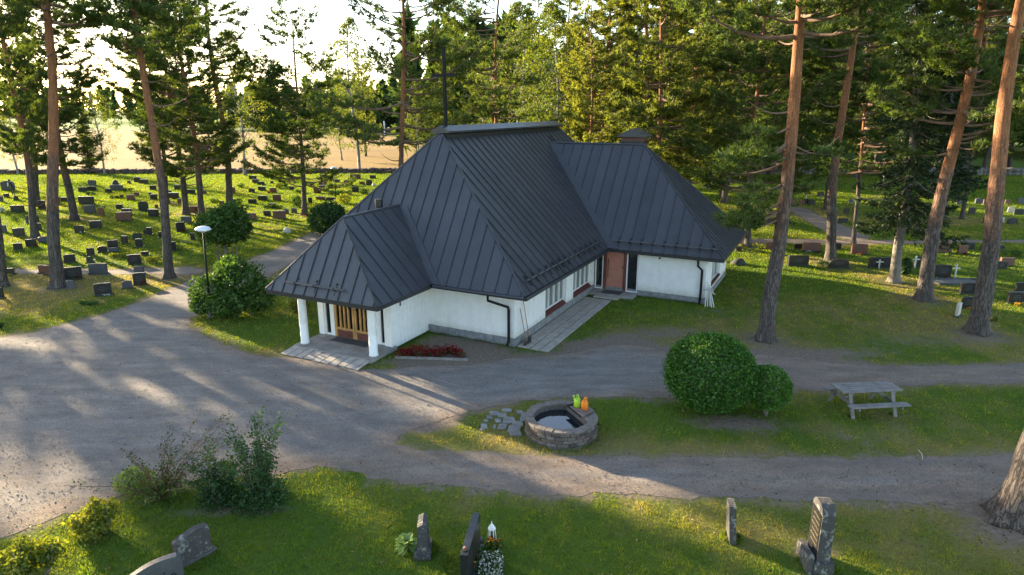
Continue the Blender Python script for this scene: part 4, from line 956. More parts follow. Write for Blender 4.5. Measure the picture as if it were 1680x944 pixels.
# ------------------------------------------------------------------ gravestones
LM = [((95,472),'thick left pine'),((58,392),'slender left edge pine'),((122,362),'forked pine'),((278,456),'roadside pine'),((305,352),'dense dark pine'),((378,349),'orange barked pine'),((372,400),'small leafy tree'),
      ((500,353),'bushy young pine'),((538,380),'dark round bush'),((551,333),'far lamp post'),((1467,463),'drooping spruce'),((1362,432),'straight grey pine'),((1255,500),'nearest right pine'),((1515,492),'leaning right pine'),
      ((1603,546),'thick leaning pine'),((1578,360),'far slim pine'),((1355,344),'far lit pine'),((1190,470),'wing roof corner'),((20,288),'far left wall end'),((230,288),'field wall middle'),((610,288),'main roof edge')]
STONES = '''13 313 20 15 G r 8|10.4 324.5 8.6 5.5 K s 5|2 332 6 9 G s 5|26 329.5 10 8 D b 0|28.4 348.8 19 10 K s 12|69 343.7 11 13 K s 5|93 335.6 10 11 B s 5|106 331 12.6 6 K s 5|141.5 336 23 12 K s 8|147 350 17.5 11.5 G s 6|151 305 13 8 G s 0|136 315.5 14 7 D s 0|151 313.5 13 6.5 K s 3|166 354.5 11 13 B r -12|157 374.5 15 10.5 K s 25|129.8 382.6 11.5 10.5 K s 22|63.5 378 7 10 K s 25|60.5 365 6 10 K s 10|44.5 368 3.5 12 G s 0|5.8 382 9 11 G s 8|31 388 14 12 K s 22|51 405.4 13 11 K s 25|70.6 398.3 12 8.5 G r 25|29.4 411 13 10 K s 10|2 419 6 12 K s 10|15.7 451 13 8.5 K s 8|70.6 449 13 12 B s 5|79.7 452 13 14 B s 5|114.4 431.5 14 12 K s 25|117.4 460 25 19 K s 32|148.5 419.6 11 11 K s 12|168 414.5 11.6 9 K r 20|146.8 431.7 9 9 D r 0|160.5 450.5 28 15.5 G s 0|189 304 12 8 D b 0|211.5 302 5.5 4.5 B s 0|225 299.5 10 7.5 K s 0|235.8 301.8 12.6 6.5 K s 0|191 313 20 8 G s 0|177.6 316.4 10.6 5.3 K s 0|251 312.4 10 7 K s 0|291 311.4 9.6 6.6 K s 0|199.3 325 6 4 D r 0|214.8 329 12 8 B s 12|224 322.5 7.6 5.6 B s 0|252 327.6 10.6 7.6 K s 8|246 320 4.5 3 K s 0|284 325.5 17 8 K s 5|277 317.5 9 4 K s 0|312 318.5 15 6 D s 0|294.7 334.7 6 7 B s 0|235.3 346.8 15.7 15 D r 0|196 343.8 10 7 K s 5|207.5 352 14.7 8 K s 8|203 362.5 23 13 O s 18|251.7 356 17 11 K s -8|256.8 342.8 5 6 B s 0|305.6 366 16.7 9 G s -5|296.5 380.5 12 14 K s 35|316 349 9 9 B s 0|245.1 386 7 11 K s 25|238.8 385 5.5 6.6 D s 25|225.4 394.3 13 9.6 D s 12|204.2 400.4 11 11.6 K s -10|228.4 406 11 12 K s 12|185 407.5 13 11.6 K s 20|185.4 414.5 12 6 G s 20|220.6 434.8 16.7 15 K s 30|237.3 419.6 9.6 5 K s 25|228 450 16 11 G s 0|229.2 468 16 18 K s 32|283.6 412 8 13 K s 30|263 391 5 9 K s 0|316.5 394 7 10 K s 10|302 399 7 3 G b 0|169 485.5 21 18 K s 28|208.6 474 12.6 11.5 G r 25|2.5 490.5 6 16 K s 10|116 474 10 12 G r 20|414.4 294.5 12 5 K s 0|450.8 294.5 13 6.5 K s 0|419.2 301 10.6 5.5 K s 0|427.8 303.7 11.6 4.5 D s 0|446 301.8 4.5 4 K s 0|413 316.4 9.6 5.6 K s 5|429.6 313.4 12 6 K s 0|448.3 316.8 11 7 B s 0|382 317.5 8 9 B s 0|413.9 334.7 13 6.6 D s 0|431 329.6 15 7 K s 0|454.4 330 13 9 B s 0|446.5 341 12.6 6 K s 0|335 319 7.6 5.6 B s 0|363.8 337.7 8 6.6 B s 0|366.8 341.7 6 6 K s 0|383.5 340.5 7 12 K s 0|409.6 361 19.7 9.6 B s 6|438.4 355 11.6 7.6 K s 0|458.2 359.4 19.7 11.6 B s 5|344 358 18 7 D s 8|317.5 348 13.6 8 B s 0|476 294 10 6 B s 0|478 299.7 12 5 B s 0|531.9 294 12 6 K s 0|583 293.7 17 6.6 B s 0|611.8 293.7 10 5 K s 0|529.6 304.8 12.6 6.6 B s 0|551.6 299.7 11 4.5 G s 0|571.3 304.8 14 8 B s 0|594 303.8 9 4.5 B s 0|605.7 304.3 10 7.6 K s 0|613 306 7 5 L b 0|532 314 15.7 8.6 K s 0|520.5 317.5 11.6 8 B s 0|479 313 8 6 K s 0|583 315.4 11 7.6 K s 0|526 328.6 15 5 B s 0|542 328.6 14 3.5 D s 0|509 333.6 6.6 8 K s 0|469 351.5 9 7 G s -10|482.5 350 9 7 G s -10|471 382 14 9 L b 0|1299.4 337 12 9.5 B s 0|1314.6 337 7 7 B s 0|1322.7 336.5 6 9 K s 0|1331 337 10.6 8.6 K r 0|1346.3 323 10.6 7 K s 0|1292 368 7 9.6 K s 0|1262 368 17 8 K s 0|1182 323 5 9.6 K s 0|1262 409.5 9 10 B s 0|1309.3 409.5 12.6 7.6 K s 0|1332 413.5 28 13 B s 0|1309.8 436.8 33 15 K s 0|1213 434.8 27 10 D b 0|1211.6 412.5 8.6 6 K s 0|1389 350.7 8.6 7.6 K s 0|1402.5 349.7 4.5 4.5 K s 0|1383.5 366.4 15 6.6 K s 0|1396.7 333.5 12 6 G b 0|1461 359 6 6 K s 0|1574.8 335.5 11 9 G s 0|1606 334.5 12 8 G r 0|1618.3 337 10 8 B s 0|1652.7 336 8 7 B s 0|1674 334.5 10 9 G r 0|1594.5 352.2 11 10.6 K r 0|1658.3 348.7 10 8 L r 0|1671.4 352.7 15 8 D s 0|1616.8 366.4 7 8.6 K s 0|1661.3 368 16 8.6 K r 0|1645.6 365 4 7 L s 0|1374 410 11.6 9 K s 0|1410 417.5 24 15 B s -8|1376.7 441 31 13.6 K r 0|1435 439.8 20 15 K s 0|1455 439.8 17 15 K s 0|1508 438.6 15 15 K s 0|1494 441.8 5.5 11 K s 0|1548.7 415.5 24 14 B s 0|1587.5 410.5 21 10 K s 0|1579.4 417 16 12.6 B s 0|1612.5 410.5 5.6 9 K s 0|1642 410.5 11 6.6 K s 0|1652.7 437 22 12 B s 0|1642.6 442 18 11 K s 0|1546.4 456 26 19 K s 0|1588.4 483.5 25 17 K s 0|1587.7 506.5 21 17 K s 0|1572 519.8 15 20 L s 45|1673.5 480.5 13 15 K s 0|1667 498.5 26 17 K s 0'''
FLOWERS = '''60 405 8 5 red_flower|113 458 0 0 x|126 459 12 6 red_flower|107 431 5 4 red_flower|133 383 4 3 white_flower|237 468 11 6 red_flower|303 381 7 5 red_flower|177 486 10 4 white_flower|153.5 431 5 6 white_flower|442 318 6 4 red_flower|523 318 6 3 red_flower|501 357 13 6 red_flower|130.5 360 5 9 white_flower|1325 414 10 3 white_flower|1342 415 8 3 red_flower|1582 419 8 4 red_flower|1549 458 9 5 red_flower|1669 502 13 6 yellow_flower|1623 526 9 5 yellow_flower|1590 508 6 3 orange_flower|1347 324 5 2 white_flower|286 327 8 3 red_flower|256 328 6 3 red_flower|60 399 5 5 yellow_flower|229 424 8 6 yellow_flower|1411 419 14 5 red_flower|112 464 6 4 white_flower|18 453 6 3 yellow_flower'''
COLN = {'K':'black','G':'grey','B':'brown','D':'dark mossy','L':'pale','O':'orange brown'}
M['gO'] = M['gB']
ORD = 'nearest,second nearest,third nearest,fourth nearest,fifth nearest,sixth nearest,seventh nearest,eighth nearest,ninth nearest,tenth nearest,eleventh nearest,twelfth nearest,thirteenth nearest'.split(',')
def stone_mesh(w, h, d, shape, r):
    """(slab, plinth) meshes, front towards -y"""
    m = MB(); j = lambda a: r.uniform(-a, a)
    if shape == 'b':                                   # natural boulder
        n = 9; prof = []
        for i, t in enumerate(np.linspace(0, 1, 5)):
            prof.append((w/2*(math.cos(t*1.45)**.6), h*(t**.9)))
        m.lathe(prof, n, (0,0,-.02)); m.v = [(x*(1+j(.16)), y*.75*(1+j(.16)), z*(1+j(.1))) for x,y,z in m.v]; return m, None
    pts = [(-w/2,0),(w/2,0)]
    if shape == 'r':
        k = 9; hh = h*.72
        for i in range(k): a = math.pi*i/(k-1); pts.append((w/2*math.cos(a)*.995, hh+(h-hh)*math.sin(a)))
    else: pts += [(w/2*(1+j(.02)), h*(1+j(.03))), (0, h*(1.02+j(.02))), (-w/2*(1+j(.02)), h*(1+j(.03)))]
    m.prism([(x,-d/2,z+.05) for x,z in pts], (0,d,0)); b = MB(); b.box(-w/2-.05, w/2+.05, -d/2-.06, d/2+.06, -.03, .07)
    return m, b
def build_stones():
    r = random.Random(12); items = []
    for e in STONES.split('|'):
        a = e.split(); px, py, wp, hp = map(float, a[:4]); g = gp(px, py); k = px_per_m(g)
        best = min(LM, key=lambda l: math.hypot(l[0][0]-px, (l[0][1]-py)*2.2)); dx, dy = px-best[0][0], (py-best[0][1])*2.2
        rel = ('left of' if dx < 0 else 'right of') if abs(dx) > abs(dy) else ('behind' if dy < 0 else 'in front of')
        items.append(dict(px=px, py=py, g=g, w=wp/k, h=hp/k*1.03, c=a[4], s=a[5], yaw=float(a[6]), key=(a[4], rel, best[1]), d=math.hypot(dx, dy), wp=wp))
    for it in items:
        same = sorted([q['d'] for q in items if q['key'] == it['key']]); n = same.index(it['d'])
        lab = f"{COLN[it['c']]} gravestone {it['key'][1]} the {it['key'][2]}" + (f", {ORD[n]} of its kind there" if len(same) > 1 else ', only one there')
        if it['s'] == 'b': lab = lab.replace('gravestone', 'rough stone')
        w, h = it['w'], it['h']
        if it['yaw'] > 18: w *= 1.15
        d = min(.22, max(.12, .2*w)); sl, pl = stone_mesh(w, h, d, it['s'], r); mt = M['g'+it['c']]; rz = R(it['yaw']+r.uniform(-3,3)); loc = (it['g'][0], it['g'][1]+d/2, 0)
        if pl is None or it['wp'] < 12:
            if pl is not None: sl.add(pl.v, pl.f)
            o = sl.build('gravestone', mt, None, it['s'] == 'b', 0 if it['s'] == 'b' else .012, loc, rz)
        else:
            o = empty('gravestone', loc, rz); sl.build('slab', mt, o, False, .012); pl.build('plinth', M['gD'], o, False, .01)
            if it['wp'] > 15 and it['c'] in 'KB':     # engraved lines on the polished face
                for q in range(3):
                    ww = w*r.uniform(.3,.6); MB().box(-ww/2, ww/2, -d/2-.004, -d/2+.002, h*(.75-.17*q), h*(.75-.17*q)+.03).build('inscription', M['gG'], o)
        tag(o, lab, 'gravestone', 'gravestones of the cemetery lawn')
    rr = np.random.default_rng(4); fl = []
    for e in FLOWERS.split('|'):
        a = e.split()
        if a[4] == 'x': continue
        px, py, wp, hp = map(float, a[:4]); g = gp(px, py); k = px_per_m(g); s = wp/k/2
        o = empty('grave_flowers', (g[0], g[1]-.05, 0)); best = min(items, key=lambda q: math.hypot(q['px']-px, (q['py']-py)*1.5))
        colr = a[4].split('_')[0]; tag(o, f"{colr} flowers by the {COLN[best['c']]} gravestone {best['key'][1]} the {best['key'][2]}", 'flowers', 'flowers on the graves')
        n = 60; q = rr.normal(0,.5,(n,3))*np.array([s,s*.6,0]); q[:,2] = rr.uniform(.05, max(.12, hp/k), n)
        link('petals', quad_mesh('petals', leaves(q, max(.07, 1.6/k), rr, .5), M[a[4]]), None, o)
        q = rr.normal(0,.5,(n,3))*np.array([s,s*.6,0]); q[:,2] = rr.uniform(.01, max(.08, hp/k*.7), n); link('leaves', quad_mesh('leaves', leaves(q, max(.07, 1.5/k), rr, .5), M['bush_leaf']), None, o)
    dup = {}
    for o in bpy.data.objects:
        if o.name.startswith('grave_flowers') and 'label' in o: dup.setdefault(o['label'], []).append(o)
    for lab, os_ in dup.items():
        if len(os_) > 1:
            for i, o in enumerate(sorted(os_, key=lambda q: q.location.x)): o['label'] = lab + (', the left bunch', ', the right bunch', ', the far right bunch')[i]
    for (px, py, hp, lab) in ((1322,326,13,'white cross on a far grave left of the far lit pine'),(1440,440,15,'white wooden cross before a black gravestone by the spruce'),(1499,439,20,'pale cross shaped post right of the juniper'),(1564,456,24,'slender white cross right of the black stone with red flowers')):
        g = gp(px, py); k = px_per_m(g); h = hp/k; o = empty('grave_cross', (g[0], g[1]-.1, 0)); tag(o, lab, 'cross', 'white crosses on the graves')
        MB().box(-.035,.035,-.03,.03,-.03,h).build('post', M['white_cross'], o); MB().box(-.22,.22,-.042,-.028,h*.68,h*.68+.06).build('crossbar', M['white_cross'], o)
    # kerbed gravel grave right of the leaning pine
    a, b = gp(1530,464), gp(1605,462); o = empty('grave_kerb', ((a[0]+b[0])/2, a[1], 0)); L = (b[0]-a[0])/2; tag(o, 'low stone kerb of a wide grave right of the leaning pine', 'kerb')
    MB().box(-L,L,-.55,-.45,0,.12).build('kerb_stone', M['gG'], o); MB().box(-L,L,.45,.55,0,.12).build('kerb_stone', M['gG'], o); MB().box(-L,-L+.1,-.44,.44,0,.12).build('kerb_stone', M['gG'], o); MB().box(L-.1,L,-.44,.44,0,.12).build('kerb_stone', M['gG'], o); MB().box(-L+.1,L-.1,-.44,.44,0,.06).build('gravel_fill', M['gravel'], o)
build_stones()

def build_front_graves():
    r = random.Random(2)
    def rough(o, amt, lvl=2):
        s = o.modifiers.new('sub','SUBSURF'); s.subdivision_type = 'SIMPLE'; s.levels = s.render_levels = lvl
        t = bpy.data.textures.new('rough','CLOUDS'); t.noise_scale = .09; d = o.modifiers.new('disp','DISPLACE'); d.texture = t; d.strength = amt; d.texture_coords = 'LOCAL'
    # arched grey stone, lower left
    o = empty('gravestone', (-6.62,10.02,0), R(28)); tag(o, 'smooth grey arched gravestone cut by the bottom edge at left', 'gravestone', 'gravestones on the front lawn')
    pts = [(-.75,.0),(.55,.0),(.55,.95)] + [(.55-1.3*t, .95+.10*math.sin(math.pi*.5*(1-t))*(1) - .42*t**2.0+ .05*math.sin(math.pi*t)) for t in np.linspace(.06,1,14)]
    MB().prism([(x,-.07,z) for x,z in pts],(0,.14,0)).build('slab', M['gG'], o, False, .006)
    for cx in (.38,.12):
        ring = [(cx+.055*math.cos(a), -.078, .62+.11*math.sin(a)) for a in np.linspace(0,6.283,17)]; MB().tube(ring,.012,5,False).build('numeral', M['black'], o)
    MB().lathe([(.012,0),(.012,.02)],8,(.24,-.085,.78)).build('ornament', M['black'], o)
    # rough dark stone
    o = empty('gravestone', (-6.6,11.5,0), R(52)); tag(o, 'rough dark gravestone with lichen top beside the arched grey stone', 'gravestone', 'gravestones on the front lawn')
    s = MB().prism([(-.36,-.08,.04),(.36,-.08,.04),(.34,-.08,.62),(.12,-.08,.66),(-.2,-.08,.60),(-.35,-.08,.55)],(0,.17,0)).build('slab', M['lichen'], o, True); s.data.polygons.foreach_set('use_smooth',[False]*len(s.data.polygons)); rough(s,.03,3)
    MB().box(-.42,.42,-.16,.18,-.03,.06).build('plinth', M['mortar'], o, False, .01)
    g = gp(287,905,.55); MB().box(0,0.001,0,.001,0,.001)
    o = empty('grave_lantern', (-6.86,11.42,0)); tag(o, 'small red grave candle beside the rough dark stone', 'candle'); m = MB(); m.lathe([(.05,0),(.055,.03),(.05,.16),(.03,.2)],10); m.build('glass', M['red_flower'], o, True); MB().lathe([(.035,.2),(.035,.22),(.005,.25)],10).build('lid', M['gold'], o)
    # short pillar-like stone with plinth
    o = empty('gravestone', (-1.87,11.72,0), R(4)); tag(o, 'dark weathered narrow gravestone on a low base beside hosta leaves', 'gravestone', 'gravestones on the front lawn')
    s = MB().prism([(-.12,-.24,.08),(.13,-.24,.08),(.10,-.20,.70),(.02,-.19,.76),(-.09,-.2,.71)],(0,.42,0)).build('slab', M['lichen'], o); rough(s,.022,3)
    s = MB().box(-.17,.17,-.32,.3,-.02,.09).build('plinth', M['lichen'], o); rough(s,.02,2)
    # polished black slab, edge on
    a, b = np.array([-.9,10.47]), np.array([-.73,11.81]); c = (a+b)/2; ang = math.atan2(b[1]-a[1], b[0]-a[0]); L = np.linalg.norm(b-a)
    o = empty('gravestone', (c[0]-.01, c[1], 0), ang); tag(o, 'polished black slab gravestone seen edge on beside a white lantern', 'gravestone', 'gravestones on the front lawn')
    MB().box(-L/2, L/2, -.075, .075, .06, .86).build('slab', M['gK'], o, False, .006); MB().box(-L/2-.06, L/2+.06, -.15, .17, -.02, .07).build('plinth', M['gG'], o, False, .008)
    MB().lathe([(.03,0),(.05,.01),(.045,.05),(.01,.07)],8,(-L/2+.16,0,.86)).build('ornament', M['brick'], o)
    # lantern
    g = gp(807,890); o = empty('grave_lantern', (g[0],g[1],0)); tag(o, 'white pointed glass lantern on the grave beside the black slab', 'lantern')
    m = MB()
    for k in range(6):
        t = k*math.pi/3; m.bar((.10*math.cos(t),.10*math.sin(t),.03),(.065*math.cos(t),.065*math.sin(t),.34),.016,.016)
    m.lathe([(.115,0),(.115,.03)],6); m.build('frame', M['white_paint'], o); MB().lathe([(.085,.33),(.09,.35),(.05,.42),(.012,.47),(.01,.52)],6).build('lid', M['white_paint'], o)
    t_ = NT('clear_glass'); t_.b.inputs['Transmission Weight'].default_value = 1; t_.b.inputs['Roughness'].default_value = .05; M['clear'] = t_.m
    MB().lathe([(.09,.031),(.058,.335)],6,(0,0,0),False).build('pane', M['clear'], o); MB().lathe([(.04,.031),(.04,.16),(.01,.17)],10).build('candle', M['redwood'], o, True)
    rr = np.random.default_rng(6)
    def clump(name, px, py, w, d, h, n, leaf, mat, lab, gm='bush_leaf', gn=200):
        g = gp(px, py); o = empty(name, (g[0],g[1],0)); tag(o, lab, 'flowers', 'flowers by the black slab')
        q = rr.uniform(-1,1,(n,3))*np.array([w,d,0]); q[:,2] = rr.uniform(.4,1,n)*h; link('petals', quad_mesh('petals', leaves(q, leaf, rr, .8), M[mat]), None, o)
        q = rr.uniform(-1.1,1.1,(gn,3))*np.array([w,d,0]); q[:,2] = rr.uniform(.02,.85,gn)*h; link('leaves', quad_mesh('leaves', leaves(q, leaf*1.2, rr, .5), M[gm]), None, o)
    clump('flower_clump', 810, 899, .13, .06, .22, 46, .07, 'orange_flower', 'orange flowers just below the white lantern')
    clump('flower_clump', 806, 940, .24, .40, .26, 330, .045, 'white_flower', 'white flowering plants in front of the lantern', 'dark_leaf', 700)
    clump('flower_clump', 785, 925, .10, .35, .24, 20, .05, 'yellow_flower', 'green leafy plant against the face of the black slab', 'bush_leaf', 320)
    m = MB(); g = gp(789,894); m.lathe([(.035,0),(.045,.05),(.05,.16),(.04,.17)],10); tag(m.build('grave_vase', M['gG'], None, True, 0, (g[0],g[1],0)), 'small grey vase at the back end of the black slab', 'vase')
    # hosta
    g = gp(668,898); o = empty('hosta_plant', (g[0],g[1],0)); tag(o, 'pale green broad leafed hosta beside the narrow stone', 'plant')
    for k in range(90):
        a = rr.uniform(0,6.28); L = rr.uniform(.12,.30); el = rr.uniform(.3,1.2); u = Vector((math.cos(a),math.sin(a),0)); s = Vector((-u.y,u.x,0)); w = L*.27; V = []
        for t in (0,.35,.7,1.0):
            c = u*(.07*math.cos(el)+L*t*math.cos(el*.8))+Vector((0,0,.03+.12*math.sin(el)+L*math.sin(el)*t*.8-.5*L*t*t)); ww = w*math.sin(math.pi*min(.97,t*.85+.1)); V += [c-s*ww+Vector((0,0,.02)), c, c+s*ww+Vector((0,0,.02))]
        MB().add(V, [(3*i+j,3*i+j+1,3*i+j+4,3*i+j+3) for i in range(3) for j in range(2)]).build('leaf', M['hosta'], o, True)
    # slim lichen slab and the tall inscribed one
    o = empty('gravestone', (4.76,12.14,0), R(80)); tag(o, 'slim lichen grey gravestone seen edge on by the road', 'gravestone', 'gravestones on the front lawn')
    s = MB().prism([(-.25,-.07,-.02),(.25,-.07,-.02),(.22,-.065,.84),(-.20,-.065,.90)],(0,.14,0)).build('slab', M['lichen'], o); rough(s,.018,3); s.rotation_euler = (R(-4),0,0)
    o = empty('gravestone', (6.24,11.3,0), R(84)); tag(o, 'tall old gravestone with gilt lettering and a heavy stone base', 'gravestone', 'gravestones on the front lawn')
    s = MB().prism([(-.27,-.12,.26),(.27,-.12,.26),(.27,-.12,1.32),(.21,-.12,1.43),(.10,-.12,1.48),(-.10,-.12,1.48),(-.21,-.12,1.43),(-.27,-.12,1.32)],(0,.25,0)).build('slab', M['lichen'], o); rough(s,.012,2)
    MB().box(-.24,.24,.12,.142,.36,1.28).build('plaque', M['gK'], o)
    for k in range(6):
        x = -.2
        while x < .12:
            w = r.uniform(.02,.07); MB().box(x, min(x+w,.2), .142,.146, 1.15-k*.12, 1.176-k*.12).build('inscription', M['gold'], o); x += w+.018
    s = MB().box(-.36,.36,-.2,.19,-.03,.27).build('plinth', M['lichen'], o); rough(s,.03,3)
    s = MB().prism([(-.34,.195,-.02),(.34,.195,-.02),(.30,.195,.36),(-.32,.195,.42)],(0,.12,0)).build('front_stone', M['lichen'], o); rough(s,.02,2)
build_front_graves()

# ------------------------------------------------------------------ well, watering cans, flagstones, table, lamps and the rest
def build_well():
    C = (1.42,16.95); R0, H = 1.03, .5; o = empty('stone_well', (C[0],C[1],0)); tag(o, 'low round stone water basin with dark water on the grass', 'well')
    r = random.Random(3)
    MB().lathe([(R0-.06,0),(R0-.06,H-.05),(R0-.22,H-.05),(R0-.22,.05)],40,(0,0,0),False).build('ring_core', M['mortar'], o)
    MB().lathe([(R0+.02,-.02),(R0+.03,.04),(R0-.05,.05)],40,(0,0,0),False).build('footing', M['mortar'], o)
    z = .04
    for c in range(4):
        h = (.11,.10,.105,.095)[c]; n = 22; a = r.uniform(0,1)
        while a < 6.283:
            w = r.uniform(.2,.36); b = min(a+w, 6.285); p = r.uniform(0,.022); k = 4; V = []
            for rad in (R0-.1, R0-.01+p):
                for zz in (z+.006, z+h-.006):
                    for i in range(k): t = a+.006+(b-a-.012)*i/(k-1); V.append((rad*math.cos(t), rad*math.sin(t), zz+r.uniform(-.003,.003)))
            F = []
            for i in range(k-1): F += [(2*k+i,2*k+i+1,3*k+i+1,3*k+i),(k+i,3*k+i,3*k+i+1,k+i+1),(i,i+1,2*k+i+1,2*k+i)]
            F += [(0,2*k,3*k,k),(k-1,2*k-1,4*k-1,3*k-1)]
            MB().add(V,F).build('stone', M['stone'], o, False, .008); a = b+.004
        z += h
    a = 0
    while a < 6.27:
        b = min(a+r.uniform(.22,.34), 6.283); V = []; k = 4; top = H+r.uniform(-.008,.012)
        for rad in (R0-.235+r.uniform(-.012,.012), R0+.005+r.uniform(-.012,.012)):
            for zz in (H-.05, top):
                for i in range(k): t = a+.004+(b-a-.008)*i/(k-1); V.append((rad*math.cos(t), rad*math.sin(t), zz))
        F = []
        for i in range(k-1): F += [(2*k+i,2*k+i+1,3*k+i+1,3*k+i),(k+i,3*k+i,3*k+i+1,k+i+1),(i+1,i,k+i,k+i+1)]
        F += [(0,2*k,3*k,k),(k-1,2*k-1,4*k-1,3*k-1)]
        MB().add(V,F).build('coping_stone', M['coping'], o, False, .012); a = b
    # straight cross wall and shelf on the right
    p1, p2 = Vector((.22,.76,0)), Vector((.74,-.36,0)); d = (p2-p1).normalized(); n = Vector((-d.y,d.x,0)); n = n if n.x > 0 else -n
    seg = [p1, p2] + [Vector((.80*math.cos(t), .80*math.sin(t), 0)) for t in np.linspace(math.atan2(p2.y,p2.x), math.atan2(p1.y,p1.x), 12)]
    MB().prism([(q.x,q.y,.05) for q in seg],(0,0,H-.062)).build('shelf', M['coping'], o, False, .01)
    MB().bar(p1+n*.07+Vector((0,0,H-.03)), p2+n*.07+Vector((0,0,H-.03)), .13, .07).build('coping_stone', M['coping'], o, False, .012)
    MB().lathe([(.01,.30),(R0-.22,.30)],40,(0,0,0),False).build('water', M['water'], o)
    lid = empty('well_lid', (C[0],C[1],0)); tag(lid, 'brown wooden lid resting on the well rim', 'lid'); lid.rotation_euler = (0,0,math.atan2(d.y,d.x)); 
    for k in range(4):
        MB().box(-.46,.36-.06*k,.45+.135*k,.45+.135*k+.127,H+.02,H+.05).build('plank', M['lid_wood'], lid, False, .004)
    MB().box(-.44,-.36,.45,.98,H+.05,H+.075).build('batten', M['black'], lid); MB().box(-.47,.37,.43,.448,H+.005,H+.055).build('edge_strip', M['black'], lid)
    def can(px, py, mat, rz, lab):
        g = gp(px, py, H+.052); c = empty('watering_can', (g[0],g[1],H+.052), rz); tag(c, lab, 'watering can', 'watering cans on the well')
        m = MB(); m.lathe([(.085,0),(.10,.01),(.105,.12),(.10,.22),(.085,.25),(.07,.245),(.0,.23)],18,(0,0,0),False); m.build('body', M[mat], c, True)
        MB().tube([(0.095,0,.05),(.16,0,.13),(.20,0,.23)],[.03,.022,.016],8).build('spout', M[mat], c, True); MB().lathe([(.016,0),(.04,.03),(.038,.04)],10,(.205,0,.22)).build('rose_head', M[mat], c, True)
        MB().tube([(.06,0,.24),(.05,0,.33),(-.01,0,.38),(-.07,0,.33),(-.085,0,.23)],.016,7).build('handle', M[mat], c, True)
        MB().tube([(-.09,0,.22),(-.15,0,.16),(-.10,0,.05)],.014,7).build('grip', M[mat], c, True)
    can(947,667,'green_plastic',2.0,'lime green watering can on the well lid'); can(959,671,'orange_plastic',1.2,'orange watering can on the well lid')
    fr = random.Random(8); fs = empty('flagstone_path', (0,0,0)); tag(fs, kind='structure')
    for (zx, zy, w, d) in ((240,380,16,8),(395,342,19,6),(335,402,17,8),(175,430,10,5),(285,470,11,6),(425,465,22,11),(340,540,16,9),(530,510,20,9),(495,565,22,9),(495,622,22,9),(555,365,11,7),(600,405,9,11),(110,540,11,9),(592,455,9,7),(240,547,5,5),(130,470,8,4),(80,580,7,4),(370,490,6,4)):
        px, py = 780+zx/7.636, 630+zy/7.636; g = gp(px, py); k = px_per_m(g); a, b = w/k/2, d/k/2/.46; pts = []; sk = fr.uniform(-.25,.35)
        for (ux, uy) in ((-1,-1),(1,-1),(1,.4),(.6,1),(-1,1)) if fr.random() < .4 else ((-1,-1),(1,-1),(1,1),(-1,1)):
            pts.append((g[0]+a*(ux*fr.uniform(.82,1.0)+sk*uy), g[1]+b*uy*fr.uniform(.82,1.0), 0))
        MB().prism(pts,(0,0,.035+fr.uniform(0,.012))).build('flagstone', M['flag'], fs, False, .01)
build_well()

